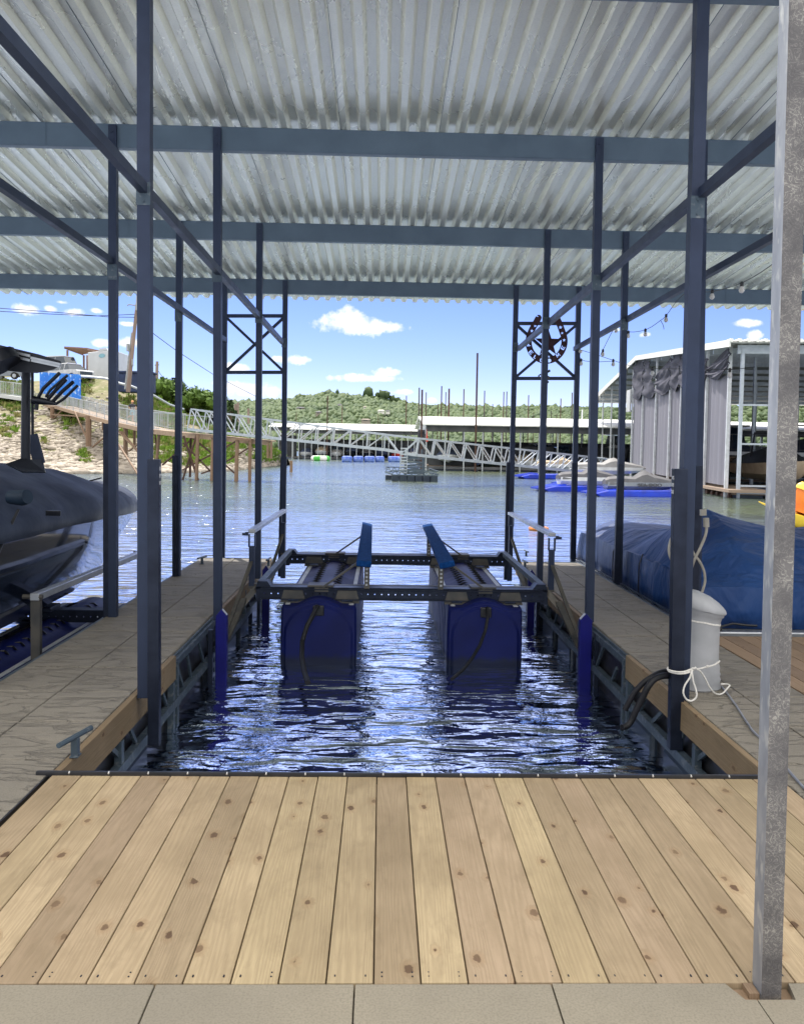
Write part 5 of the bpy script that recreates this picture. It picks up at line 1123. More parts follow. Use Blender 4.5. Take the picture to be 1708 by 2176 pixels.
# trailer
Yt=98; A0=aY('A',940,212,Yt);A1=aY('A',942,545,Yt);B0=aY('A',1175,215,Yt-3);C0=aY('A',1375,275,Yt+4)
tl=thing('cargo_trailer','tall white enclosed trailer beside the timber pergola','trailer',A1)
f0=V((A0.x,Yt,A1.z+.4)); f1=V((B0.x+.5,Yt-3,A1.z+.4)); g1=f1+V((C0.x-B0.x,7,0)); g0=f0+(g1-f1); Hh=A0.z-A1.z-.4
mb=MB(); mb.loft([[f0,f1,g1,g0],[q+V((0,0,Hh)) for q in (f0,f1,g1,g0)]]); mb.build('trailer_box','trailer',tl,bevel=.08)
mb=MB(); mb.loft([[q+V((0,0,Hh+.01)) for q in (f0.lerp(f1,.4),f0.lerp(f1,.75),g0.lerp(g1,.75),g0.lerp(g1,.4))],[q+V((0,0,Hh+.3)) for q in (f0.lerp(f1,.45),f0.lerp(f1,.7),g0.lerp(g1,.7),g0.lerp(g1,.45))]]); mb.build('roof_vent','trailer',tl)
nrm=(f1-f0).cross(V((0,0,1))).normalized(); 
mid=f0.lerp(f1,.55)+V((0,0,Hh*.83)); e1=(f1-f0).normalized(); mb=MB(); mb.add([mid+nrm*.03+e1*.62*math.cos(q*.524)+V((0,0,.24*math.sin(q*.524))) for q in range(12)],[tuple(range(12))]); mb.build('oval_badge','trailer_logo',tl)
for u in (.25,.7):
    p=f1.lerp(g1,u); MB().tube([p+V((.05,-.05,-.1)),p+V((-.2,.1,-.1))],.38,14).build('wheel','tyre',tl,smooth=True)
mb=MB(); mb.bar(f1+V((0,0,-.05)),f1+V((2.5,-2,-.3)),.12,.12); mb.build('hitch','dark_steel',tl)
# pergola
pg=thing('pergola','open timber pergola with a slatted roof standing behind the white trailer','pergola',aY('A',722,330,104))
mb=MB(); q=[aY('A',678,162,100),aY('A',935,175,100),aY('A',1080,208,104),aY('A',895,240,106)]
base_=[aY('A',x,y,Y_) for x,y,Y_ in ((690,165,103),(930,180,101),(1085,210,104),(890,238,106))]
c0,c1,c2,c3=base_
for i in range(15):
    u=i/14; mb.bar(c0.lerp(c3,u)+V((0,0,.1)),c1.lerp(c2,u)+V((0,0,.1)),.09,.14)
mb.bar(c0,c3,.12,.2); mb.bar(c1,c2,.12,.2); mb.build('slat_roof','pergola',pg)
for x,y,Y_ in ((722,190,103),(898,245,106),(935,245,101)): 
    p=aY('A',x,y,Y_); MB().bar(p,V((p.x,p.y,p.z-4.4)),.2,.2,up=(0,1,0)).build('pergola_post','pergola',pg)
# utility poles and wires
up=thing('utility_pole','leaning wooden utility pole with a transformer and service boxes on the left bank','utility pole',aY('A',1365,615,79))
pb_=aY('A',1372,640,79); pt_=aY(0,296,600,79); MB().tube([pb_,pt_],[.20,.13],10).build('pole','wood_pole',up,smooth=True)
MB().tube([aY('A',1340,610,79.3),aY('A',1412,0,79.3)],[.09,.07],8).build('conduit','box_grey',up,smooth=True)
for x0,y0,x1,y1 in ((1352,125,1388,200),(1408,290,1432,355)): MB().bbox(aY('A',x0,y1,78.6),aY('A',x1,y0,79.0),.03).build('service_box','box_grey',up)
MB().tube([aY(1,818,262,78.7),aY(1,822,180,78.7)],.42,12).build('transformer','box_grey',up,smooth=True)
MB().tube([aY(1,795,232,79),aY(1,765,226,79),aY(1,748,226,79),aY(1,746,234,79)],.06,6).build('lamp_arm','box_grey',up)
u2=thing('utility_pole','thinner straight utility pole with a crossarm right of the first left post','utility pole',aY('A',1680,690,92))
MB().tube([aY(1,912,770,92),aY(1,918,558,92)],[.2,.15],8).build('pole','wood_pole',u2,smooth=True); MB().bar(aY(1,905,580,92),aY(1,928,578,92),.1,.1).build('crossarm','wood_pole',u2)
for x,y0,y1 in ((955,305,200),(982,305,182),(1095,320,245),(52+0,0,0)):
    if y0: 
        p=aY('B',x,y0,300); tm('distant_pole',MB().tube([p-V((0,0,3)),aY('B',x,y1,300)],.45,6),'wood_pole','thin distant utility pole in front of the wooded hill','utility pole','distant poles in front of the hill',loc=p)
WR=[('pale wire sagging down from the leaning pole to the right across the sky',[(1,800,310,79),(1,905,402,82),(1,1035,498,88),(1,1255,640,100),(1,1500,765,115),(1,1600,802,130)],.035),
 ('upper of the two wires crossing the sky on the far left',[(1,-200,235,60),(1,0,247,68),(1,300,268,74),(1,640,298,77),(1,795,300,79)],.03),('lower of the two wires crossing the sky on the far left',[(1,-200,256,60),(1,0,265,68),(1,300,281,74),(1,560,292,77),(1,795,282,79)],.03),
 ('slack wire dropping beside the leaning pole',[(1,800,320,79),(1,815,400,79),(1,832,500,79)],.03),('short guy wire of the thinner pole',[(1,922,610,92),(1,950,650,92),(1,985,700,92)],.03)]
for lb,pts,r_ in WR:
    P_=[aY(k,x,y,Y_) for k,x,y,Y_ in pts]; tm('overhead_wire',MB().tube(P_,r_,5),'wire',lb,'wire',loc=P_[0])
pp_=[aY('A',640,462,80),aY('A',960,478,80),aY('A',1130,495,80),aY('A',1280,545,80),aY('A',1400,575,80),aY('A',1530,625,80),aY('B',90,112,81),aY('B',250,205,82),aY('B',400,255,84)]
tm('pipe_rail',MB().tube(pp_,.11,8),'alu','long pale pipe rail running down the crest of the left bank','rail',smooth=True,loc=pp_[0])
p=aY('A',1440,640,84); MB_=MB().bbox((p.x-1.6,p.y,p.z),(p.x+1.6,p.y+2,p.z+1.9),.1).bbox((p.x-1.7,p.y-.1,p.z+1.9),(p.x+1.7,p.y+2.1,p.z+2.1),.05); tm('waste_container',MB_,'navy_cover','dark blue waste container behind the leaning pole','container',loc=p)
# ------------------------------------------------ gangway in two spans
def span(label,T0,T1,B0_,B1_,wd,dirs):
    g_=thing('gangway',label,'gangway',B0_); w_=V((0,1,0))*wd; n_=max(4,int((B1_-B0_).length/1.02))
    for o_ in (V((0,0,0)),w_):
        mb=MB(); mb.bar(T0+o_,T1+o_,.09,.09); mb.build('top_chord','alu',g_); mb=MB(); mb.bar(B0_+o_,B1_+o_,.10,.16); mb.build('bottom_chord','alu',g_)
        mb=MB()
        for i in range(n_+1):
            u=i/n_; mb.bar(B0_.lerp(B1_,u)+o_,T0.lerp(T1,u)+o_,.07,.07,up=(0,1,0))
            if i<n_:
                u2_=(i+1)/n_
                if dirs(i,n_): mb.bar(B0_.lerp(B1_,u)+o_,T0.lerp(T1,u2_)+o_,.055,.055)
                else: mb.bar(T0.lerp(T1,u)+o_,B0_.lerp(B1_,u2_)+o_,.055,.055)
        mb.build('web','alu',g_)
    mb=MB(); mb.loft([[B0_+V((0,.05,.05)),B0_+w_+V((0,-.05,.05)),B0_+w_+V((0,-.05,.0)),B0_+V((0,.05,0))],[B1_+V((0,.05,.05)),B1_+w_+V((0,-.05,.05)),B1_+w_+V((0,-.05,0)),B1_+V((0,.05,0))]]); mb.build('gangway_deck','ramp_wood',g_); return g_
t0,t1=aY('B',480,252,52.5),aY('C',1625,680,47.5); b0_,b1_=aY('B',440,468,52.5),aY('C',1400,865,47.5)
t1.x=aY('C',1400,660,47.5).x; t1=aY('C',1190,630,47.8); b1_=aY('C',1380,862,47.5)
g1_=span('aluminium truss gangway from the wooden pier out to the floating platform',t0,aY('C',1190,628,48),b0_,aY('C',1180,825,48),1.5,lambda i,n_: i>n_*.42)
for o_ in (V((0,0,0)),V((0,1.5,0))):
    mb=MB(); A_=aY('C',1190,628,48); B_=aY('C',1370,865,47.6); Cc=aY('C',1625,680,47.4); D__=aY('C',1180,825,48); E_=aY('C',1420,868,47.5); mb.bar(A_+o_,B_+o_,.08,.08); mb.bar(A_+o_,Cc+o_,.09,.09); mb.bar(D__+o_,E_+o_,.1,.16); mb.build('end_frame','alu',g1_)
g2_=span('aluminium truss gangway from the floating platform down to the jet ski docks',aY('D',66,485,47.4),aY('D',1640,655,54),aY('D',40,640,47.4),aY('D',1600,800,54),1.5,lambda i,n_: i>n_*.5)
mb=MB(); mb.bar(aY('C',1420,868,47.4),aY('C',1625,680,47.4),.10,.10); mb.bar(aY('C',1420,868,47.4),aY('D',40,640,47.4),.10,.16); mb.build('end_frame','alu',g2_); MB().bar(aY('C',1420,868,48.9),aY('C',1625,680,48.9),.10,.10).build('end_frame','alu',g2_)
E2=aY('E',300,690,54); mb=MB()
for o_ in (V((0,0,0)),V((0,1.5,0))): mb.tube([aY('E',185,680,54)+o_,aY('E',380,695,54)+o_,aY('E',410,740,54)+o_,aY('E',380,800,54)+o_,aY('E',340,810,54)+o_],.05,6); mb.tube([aY('E',380,695,54)+o_,aY('E',480,715,54)+o_,aY('E',498,760,54)+o_,aY('E',480,810,54)+o_],.05,6)
mb.build('end_loop','alu',g2_)
# floating platform with lattice tower
w0,w1=aZ('C',1275,1235,WZ),aZ('D',232,882,WZ); Yp=(w0.y+w1.y)/2
fpf=thing('floating_platform','square floating platform with a pale lattice tower under the gangway bend','platform',(w0.x,Yp,WZ))
x0,x1=w0.x,w1.x; zt=aY('C',1300,1150,Yp).z; zr_=aY('C',1300,1095,Yp).z
mb=MB(); n_=6
for i in range(n_): MB().bbox((x0+(x1-x0)*i/n_+.02,Yp,WZ-.3),(x0+(x1-x0)*(i+1)/n_-.02,Yp+.9,zt-.02),.04).build('float_tub','float_plastic',fpf)
mb.bbox((x0-.4,Yp+2.5,WZ-.3),(x1-.6,Yp+3.4,zt-.1),.04); mb.build('float_tub','float_plastic',fpf)
def latt(mb,a,b_,z0,z1,n_,y):
    mb.bar((a,y,z0),(b_,y,z0),.06,.06); mb.bar((a,y,z1),(b_,y,z1),.06,.06)
    for i in range(n_): 
        u,v=a+(b_-a)*i/n_,a+(b_-a)*(i+1)/n_; mb.bar((u,y,z0),((u+v)/2,y,z1),.04,.04); mb.bar(((u+v)/2,y,z1),(v,y,z0),.04,.04)
mb=MB(); latt(mb,x0,x1,zt,zr_,7,Yp+.02); latt(mb,x0-.4,x1-.6,zt+.1,zr_+.15,7,Yp+3.4)
for X in (x0,x1): mb.bar((X,Yp,zt+.05),(X-.4,Yp+3.4,zt+.1),.06,.1); mb.bar((X,Yp,zr_),(X-.4,Yp+3.4,zr_+.1),.05,.05)
mb.build('truss_frame','galv',fpf)
tx0,tx1=aY('C',1455,1000,Yp+.7).x,aY('C',1690,1000,Yp+.7).x; tz1=aY('C',1500,910,Yp+.7).z
mb=MB()
for X in (tx0,tx1):
    for yy in (Yp+.7,Yp+2.4): mb.bar((X,yy,zt),(X,yy,tz1),.09,.09,up=(0,1,0))
for yy in (Yp+.7,Yp+2.4):
    for i in range(5):
        z=zt+(tz1-zt)*(i+.3)/5; z2=zt+(tz1-zt)*(i+1)/5; mb.bar((tx0,yy,z),(tx1,yy,z),.16,.05); mb.bar((tx0,yy,z2 if i%2 else z),(tx1,yy,z if i%2 else z2),.05,.05)
    mb.bar((tx0,yy,tz1),(tx1,yy,tz1),.1,.1)
mb.bar((tx0,Yp+.7,tz1),(tx0,Yp+2.4,tz1),.1,.1); mb.bar((tx1,Yp+.7,tz1),(tx1,Yp+2.4,tz1),.1,.1); mb.build('lattice_tower','galv',fpf)
mb=MB(); lx=aY('C',1428,1000,Yp+.5).x
for X in (lx-.22,lx+.22): mb.bar((X,Yp+.5,zt),(X,Yp+.5,tz1+.2),.05,.05,up=(0,1,0))
for i in range(9): mb.bar((lx-.22,Yp+.5,zt+.15+i*.2),(lx+.22,Yp+.5,zt+.15+i*.2),.10,.09)
mb.build('ladder','alu',fpf)
for X,Yq in ((tx0+.1,Yp+2.0),(tx1-.1,Yp+2.0)):
    MB().bar((X,Yq,tz1),(X,Yq,b1_.z+.2),.1,.1,up=(0,1,0)).build('support_leg','galv',fpf)
# ------------------------------------------------ far boats helper
def boat(label,p,L,W,hd,hull,top,kind=0,group=None,H=.75,name='moored_boat'):
    t_=thing(name,label,'boat',p,group); p=V(p); c,s=math.cos(hd),math.sin(hd)
    def T(u,v,z): return (p.x+u*c-v*s,p.y+u*s+v*c,p.z+z)
    rg=[]
    for u,hw,zk,zg in ((-.5,.46,.02,.8),(-.2,.5,.0,.82),(.15,.48,.02,.9),(.32,.36,.1,.96),(.44,.18,.3,1.02),(.5,.02,.7,1.06)):
        rg.append([T(u*L,-hw*W,zg*H),T(u*L,-hw*W*.85,(zk+.25)*H),T(u*L,0,(zk-.15)*H),T(u*L,hw*W*.85,(zk+.25)*H),T(u*L,hw*W,zg*H)])
    MB().loft(rg).build('hull',hull,t_,smooth=True)
    rg=[]
    for u,hw,zg,zt in ((-.5,.47,.8,.95),(-.3,.51,.82,1.5 if kind!=2 else 1.2),(0,.50,.87,1.9),(.12,.48,.9,1.7),(.3,.37,.96,1.15),(.48,.06,1.05,1.08)):
        rg.append([T(u*L,-hw*W,zg*H),T(u*L,-hw*W*.6,(zg+(zt-zg)*.8)*H),T(u*L,0,zt*H),T(u*L,hw*W*.6,(zg+(zt-zg)*.8)*H),T(u*L,hw*W,zg*H)])
    MB().loft(rg).build('boat_cover' if kind!=1 else 'cabin_top',top,t_,smooth=True)
    if kind==1:
        MB().loft([[T(u,v,z) for u,v,z in ((-.1*L,-.3*W,1.4*H),(.14*L,-.28*W,1.4*H),(.14*L,.28*W,1.4*H),(-.1*L,.3*W,1.4*H))],[T(u,v,z) for u,v,z in ((-.12*L,-.26*W,2.4*H),(.02*L,-.24*W,2.4*H),(.02*L,.24*W,2.4*H),(-.12*L,.26*W,2.4*H))]]).build('windscreen','glass_dark',t_)
        mb=MB(); mb.box((-.3*L,-.4*W,2.45*H),(.06*L,.4*W,2.55*H)); mb.v=[T(*q) for q in mb.v]; mb.build('hardtop',hull,t_)
    if kind==3: MB().tube([T(-.1*L,-.4*W,H),T(-.05*L,-.38*W,2.6*H),T(-.05*L,.38*W,2.6*H),T(-.1*L,.4*W,H)],.06,6).build('tower','tower_black',t_)
    return t_
# ------------------------------------------------ right hand gabled dock, frontal (about 85 m away)
def marina(label,X0,X1,Y0,Y1,ze,zrg,gable=True,npost=14,roofm='white_roof'):
    d=thing('covered_dock',label,'boat dock',(X0,Y0,WZ)); ym=(Y0+Y1)/2
    MB().loft([[(x,Y0-.5,ze),(x,ym,zrg),(x,Y1+.5,ze),(x,Y1+.5,ze-.12),(x,ym,zrg-.14),(x,Y0-.5,ze-.12)] for x in (X0-.4,X1)]).build('roof',roofm,d)
    if gable: MB().prism([(X0,Y0,ze-.95),(X0,Y0,ze-.16),(X0,ym,zrg-.2),(X0,Y1,ze-.16),(X0,Y1,ze-.95)],(.08,0,0)).build('gable_wall','white_wall',d)
    mb=MB(); mb.box((X0,Y0-.1,ze-.75),(X1,Y0+.05,ze-.14)); mb.build('eave_beam','dock_dark',d)
    for i in range(npost):
        x=X0+(X1-X0)*i/(npost-1)
        for yy in ((Y0,Y1) if i%2 else (Y0,)): MB().bar((x,yy,WZ-.2),(x,yy,ze-.1),.13,.13,up=(0,1,0)).build('post','rail_grey',d)
    for k,yy in enumerate((Y0,Y0+9,ym,Y1)):
        MB().box((X0,yy,WZ+.15),(X1,yy+1.2,WZ+.4)).build('dock_deck','dock_wood' if k else 'dock_dark',d)
    MB().box((X0+.6,Y1-.4,WZ+.3),(X1,Y1-.2,ze-1.5)).build('shade_back_panel','dock_dark',d); MB().box((X0+.6,Y0+6,WZ+.4),(X1,Y0+6.2,ze-2.1)).build('shade_infill','dock_dark',d)  # dark panels added to stand in for the shade under the roof
    mb=MB(); i=0; x=X0+.4
    while x<X1-2: mb.bbox((x,Y0+.1,WZ-.3),(x+1.5,Y0+1.1,WZ+.14),.05); x+=1.75
    mb.build('dock_float','float_plastic',d); 
    return d
# boats are placed under each roof
cN=aY('D',133,352,84); eaveR=cN.z
dR=marina('long white roofed dock with a pointed gable end, in the middle distance right of centre',cN.x,52,84,105,cN.z,aY('D',45,283,94.5).z,npost=26)
cL=aY('C',0,557,148); dL=marina('long low white roofed dock farthest away on the left of the gabled one',cL.x,8,148,175,cL.z,aY('C',500,488,161).z,gable=False,npost=22)
x2=aY('B',1430,400,190); mr=marina('small pale blue roofed hut dock at the left end of the far docks',aY('B',1340,440,150).x,aY('B',1575,440,150).x,150,156,aY('B',1340,437,150).z,aY('B',1450,405,153).z,gable=False,npost=4)
cols=[('hull_white','navy_cover'),('hull_gloss','grey_cover'),('hull_white','tan_cover'),('navy_cover','navy_cover'),('hull_white','pale_cover'),('red','navy_cover'),('hull_gloss','navy_cover')]
for i in range(11):
    h_,t_=cols[i%7]; boat('boat moored under the gabled dock roof',(7+i*4.1,88+ (i%2),WZ+.35+.5*(i%3==0)),7.2,2.5,R(-90+((i*37)%7)-3),h_,t_,(0,3,0,1)[i%4],'boats moored under the gabled dock')
for i in range(8):
    h_,t_=cols[(i*3+1)%7]; boat('boat moored behind the front row of the gabled dock',(8+i*5.5,99,WZ+.6),8,2.8,R(-90),h_,'navy_cover',(3,0,1)[i%3],'boats in the back row of the gabled dock',H=.95)
for i in range(8):
    h_,t_=cols[(i*2)%7]; boat('boat moored under the far low dock roof',(cL.x+2.2+i*2.75,152,WZ+.4+.3*(i%2)),8,2.5,R(-90),h_,t_,(0,3,1)[i%3],'boats moored under the far low dock',H=.85)
for i in range(6):
    boat('boat in the back row of the far low dock',(cL.x+3+i*3.7,166,WZ+.9),9,3.2,R(-90),'hull_gloss','navy_cover',0,'boats in the back row of the far low dock',H=1.2)
# curtain and flag at the gable end
p0,p1=aY('D',55,405,86),aY('D',125,410,86); mb=MB(); rg=[]
for i in range(24):
    u=i/23; x=p0.x+(p1.x-p0.x)*u; y=86+.12*math.sin(i*1.6); rg.append([(x,y,WZ+.4),(x-.12*u,y,(p0.z+WZ)/2),(x-.05,y,p0.z),(x-.05,y+.05,p0.z),(x-.12*u,y+.05,(p0.z+WZ)/2),(x,y+.05,WZ+.4)])
tm('dock_curtain',mb.loft(rg),'curtain','grey gathered curtain hanging at the gable corner of the frontal dock','curtain',loc=(p0.x,86,WZ+.4))
p=aY('D',133,395,83.5); q=aY('D',128,520,83.5); q2=aY('D',148,510,83.5)
tm('flag',MB().prism([p,q2,q],(0,.05,0)),'red','red triangular flag hanging from the corner of the gabled dock','flag',loc=p)
# tall mooring piles
PL=[('C',452,135,560,146,.26,'tallest pile of the far left dock, rising through its white roof'),('C',50,345,470,170,.17,0),('C',640,255,490,172,.2,0),('C',1465,130,505,172,.24,0),
('D',66,20,285,108,.2,0),('D',93,38,297,84,.22,'thick rust pile standing at the gable peak'),('D',130,62,285,108,.14,0),('D',238,170,285,125,.14,0),('D',272,5,287,108,.19,0),('D',310,60,290,110,.14,0),('D',340,28,290,106,.26,0),('D',476,33,292,108,.18,0),('D',666,48,295,108,.17,0),('D',740,170,295,125,.14,0),('D',842,58,298,108,.16,0),('D',870,55,300,110,.16,0),('D',1070,88,302,108,.16,0),('D',1115,245,303,130,.12,0),('D',1237,255,305,130,.12,0),('D',1278,235,305,130,.14,0),('D',1328,265,305,130,.12,0),('D',1366,120,308,108,.16,0),('D',1470,65,308,108,.18,0),
('C',1100,370,500,180,.14,0),('C',1128,390,500,180,.14,0),('C',1168,400,500,180,.12,0),('C',1290,450,503,180,.14,0),('C',1530,415,480,125,.12,0)]
for k,x,y,_,Y,r_,lb in PL:
    a=aY(k,x,y,Y); mb=MB(); mb.mi=[]; b_=V((a.x,Y,WZ-.3)); zc=aY(k,x,y+ (90 if k=='D' else 150),Y).z
    mt_='rust_pile' if (x*7)%3 or lb else 'pile_dark'
    tm('mooring_pile',MB().tube([b_,a],r_*.42,8),mt_,lb or 'slim steel mooring pile rising behind the far dock roofs','pile',None if lb else 'steel mooring piles behind the far dock roofs',smooth=True,loc=b_)
a=aY(0,1014.4,750,83.3); b_=V((a.x,83.3,WZ-.3)); tm('mooring_pile',MB().tube([b_,a],.095,8),'rust_pile','tallest mooring pile of all, standing in front of the gabled dock roof','pile',smooth=True,loc=b_)
# inflatable, floats, jet skis in front of the far left dock
p0,p1=aZ('C',230,968,WZ),aZ('C',498,968,WZ); cx_=(p0.x+p1.x)/2; r_=(p1.x-p0.x)/2; yy=p0.y+r_*.5
wt=thing('water_trampoline','round green and white inflatable water trampoline floating off the far docks','inflatable',(cx_,yy,WZ))
K=32
for i in range(8):
    mb=MB(); rg=[]
    for k_ in range(i*4,i*4+5):
        a_=2*math.pi*k_/K; tr_=.42; rg.append([(cx_+(r_-tr_+tr_*math.cos(b_))*math.cos(a_),yy+(r_-tr_+tr_*math.cos(b_))*math.sin(a_)*.6,WZ+.4+tr_*math.sin(b_)) for b_ in np.linspace(0,2*math.pi,13)[:-1]])
    mb.loft(rg,cap=False).build('vinyl_section','green_vinyl' if i%2 else 'white_vinyl',wt,smooth=True)
MB().loft([[(cx_+(r_-.5)*math.cos(a),yy+(r_-.5)*.6*math.sin(a),z) for a in np.linspace(0,6.283,25)[:-1]] for z in (WZ+.55,WZ+.6)]).build('trampoline_bed','pale_cover',wt)
for i,(x0,x1) in enumerate(((632,765),(778,910),(922,1060),(1065,1180),(1230,1390))):
    a=aZ('C',x0,985,WZ); b_=aZ('C',x1,985,WZ); tm('drive_on_float',MB().bbox((a.x,a.y,WZ-.1),(b_.x,a.y+3,WZ+.9),.25).bbox((a.x+.2,a.y-.1,WZ+.2),(b_.x-.2,a.y,WZ+.6),.05),'bright_blue','bright blue plastic float in front of the far left dock','float','blue floats in front of the far left dock',loc=(a.x,a.y,WZ))
p=aZ('C',240,915,WZ); tm('blue_barrel',MB().tube([p+V((0,0,-.2)),p+V((0,0,2.6))],1.6,14),'bright_blue','blue drum shaped tank left of the water trampoline','tank',smooth=True,loc=p)
def jetski(label,p,L,hd,top,group=None,text=False):
    t_=thing('jet_ski',label,'jet ski',p,group); p=V(p); c,s=math.cos(hd),math.sin(hd)
    def T(u,v,z): return V((p.x+u*c-v*s,p.y+u*s+v*c,p.z+z))
    rg=[[T(u*L,-w_,.47),T(u*L,-w_*1.05,.28),T(u*L,-w_*.6,z-.02),T(u*L,w_*.6,z-.02),T(u*L,w_*1.05,.28),T(u*L,w_,.42)] for u,w_,z in ((-.5,.38,.1),(-.2,.5,.06),(.15,.5,.07),(.38,.32,.16),(.5,.04,.38))]
    MB().loft(rg).build('hull','car_silver' if text else 'hull_white',t_,smooth=True)
    rg=[]
    for u,w_,z in ((-.52,.3,.62),(-.47,.42,.72),(-.3,.46,.78),(-.12,.47,.74),(-.02,.46,1.0),(.05,.44,1.06),(.15,.42,.86),(.3,.34,.74),(.44,.16,.6),(.52,.04,.46)):
        rg.append([T(u*L,-w_*1.04,.36+.03*fn(u*9,1,0)),T(u*L,-w_*.8,.36+(z-.36)*.7),T(u*L,-w_*.15,z),T(u*L,w_*.15,z-.03),T(u*L,w_*.8,.36+(z-.36)*.7),T(u*L,w_*1.04,.36)])
    MB().loft(rg).build('cover',top,t_,smooth=True)
    return t_,T
def skidock(label,p,L,W,hd,group=None):
    t_=thing('jet_ski_float',label,'float',p,group); p=V(p); c,s=math.cos(hd),math.sin(hd)
    def T(q): u,v,z=q; return (p.x+u*c-v*s,p.y+u*s+v*c,p.z+z)
    mb=MB(); mb.loft([[(-L/2-.3,v,.0),(-L/2,v,-.2),(L/2,v,-.2),(L/2,v,.2),(-L/2+.4,v,.16)] for v in (-W/2,W/2)]); mb.v=[T(q) for q in mb.v]; mb.build('float_body','ski_blue',t_,bevel=.06)
    mb=MB(); 
    for i in range(6): v=-W/2+.15+i*(W-.3)/5; mb.bar((-L/2-.5,v,-.02),(-L/2+1.0,v,.22),.12,.08)
    mb.v=[T(q) for q in mb.v]; mb.build('float_ribs','ski_blue',t_); return t_
p=aZ('E',860,1148,WZ); hd=R(4); skidock('bright blue drive on float under the silver jet ski nearest the dock',p+V((-.1,.9,.15)),4.3,1.7,hd)
js,T=jetski('silver and dark jet ski under a fitted grey cover, nearest, on its blue float',p+V((.0,.75,.22)),3.6,hd,'grey_cover',None,True)
cu=bpy.data.curves.new('t','FONT'); cu.body='SEA-DOO'; cu.size=.24; cu.extrude=.006; cu.offset=.008; to=bpy.data.objects.new('t',cu); COL.objects.link(to); dg=bpy.context.evaluated_depsgraph_get(); me=bpy.data.meshes.new_from_object(to.evaluated_get(dg)); bpy.data.objects.remove(to)
q=aY('E',775,1046,p.y+.12); q.y=p.y+.10; q.z+=.085
me.transform(Matrix.Translation(q-V(js.location))@Matrix.Rotation(hd,4,'Z')@Matrix.Rotation(R(78),4,'X')@Matrix.Diagonal((1.15,.9,1,1))); me.materials.clear(); me.materials.append(MT['letter_dark']); to=bpy.data.objects.new('hull_lettering',me); COL.objects.link(to); to.parent=js
p=aZ('E',560,1130,WZ); p.y+=2.4; skidock('bright blue float behind the nearest jet ski',p+V((-1.0,1.6,.15)),4.2,1.7,R(8)); jetski('jet ski with two seats under a grey cover, second from the front',p+V((-.6,1.5,.3)),3.4,R(8),'grey_cover')
p=aZ('E',330,1040,WZ); skidock('bright blue float under the pale draped jet ski',p+V((.3,1.2,.2)),4.6,2,R(10)); jetski('jet ski under a loose pale draped cover',p+V((.9,1.2,.75)),4.6,R(10),'pale_cover')
p=aZ('D',1330,862,WZ); skidock('long low empty blue float below the end of the gangway',p+V((0,1,.2)),5.2,2,R(6)); jetski('jet ski under a beige cover beyond the gangway railing',p+V((1.5,6,.6)),4.2,R(6),'tan_cover')
b=boat('white cabin cruiser with its bow toward the gangway end, beside the tall curtained dock',aZ('E',560,830,WZ)+V((.6,5,.5)),9.5,3.3,R(-115),'hull_white','hull_white',1,H=1.55,name='cabin_cruiser')
# ------------------------------------------------ big curtained dock on the right
Nn=aZ(0,1556,1058,WZ); gd=V((6.4,54,0)); gl=gd.length; gd.normalize(); pd_=V((gd.y,-gd.x,0))
ze=aY('F',890,30,Nn.y).z; rdg=aY(3,730,530,Nn.y+gl*.44*gd.y).z
def gp(s,z,o=0): 
    q=Nn+gd*(gl*s)-pd_*o; return V((q.x,q.y,z))
def roofz(s): return ze+(rdg-ze)*(s/.44 if s<.44 else max(-.1,1-(s-.44)/.5))
def s_of(k,x): # parameter along the gable line seen at image column x
    r=ray(k,x,600); r=V((r.x,r.y,0)); 
    a=(Nn.x*r.y-Nn.y*r.x); b_=(gd.x*r.y-gd.y*r.x); return -a/b_/gl
def gpx(k,x,y,o=0):
    s=s_of(k,x); q=gp(s,0); r=ray(k,x,y); z=CH+r.z*(q.y/r.y); return gp(s,z,o)
mat('galv_far',(.30,.31,.30),(.22,.23,.22),1,.5,.2)
bd=thing('covered_dock','large open dock with pale metal roof, near end hung with tall grey curtains','boat dock',gp(0,WZ))
rg=[]
for s in (-.012,.44,.94):
    z=roofz(max(0,s)); a=gp(s,z,.5); rg.append([a,a+pd_*52,a+pd_*52-V((0,0,.1)),a-V((0,0,.1))])
MB().loft(rg).build('roof','galv_far',bd)
mb=MB()
for a,b_ in ((-.012,.44),(.44,.94)): mb.bar(gp(a,roofz(max(a,0))-.1,.55),gp(b_,roofz(b_)-.1,.55),.08,.34)
mb.build('rake_trim','white_roof',bd)
mb=MB()
for i in range(90):
    q=gp(-.014,ze,.5)+pd_*(i*.4); mb.tube([q+V((0,0,.03)),q+gd*1.2+V((0,0,.06))],.1,6)
mb.build('roof_ribs','white_roof',bd)
mb=MB(); q=gp(.0,ze-.32,.0); mb.bar(q,q+pd_*50,.1,.42); mb.build('eave_beam','alu',bd)
for i in range(1,16):
    s=.94*i/16; q=gp(s,roofz(s)-.28,.3); MB().bar(q,q+pd_*50,.12,.3).build('purlin','alu',bd)
PX=[(3,1290),(3,1158),(3,1095),(3,1008),(3,942),(3,860),(3,782),(3,722)]
for k,x in PX+[(3,655),(3,598),(3,548),(3,505),(3,425)]:
    s=s_of(k,x); MB().bar(gp(s,WZ,.12),gp(s,roofz(s)-.12,.12),.13 if s>.02 else .17,.13,up=(gd.x,gd.y,0)).build('post','alu_white',bd)
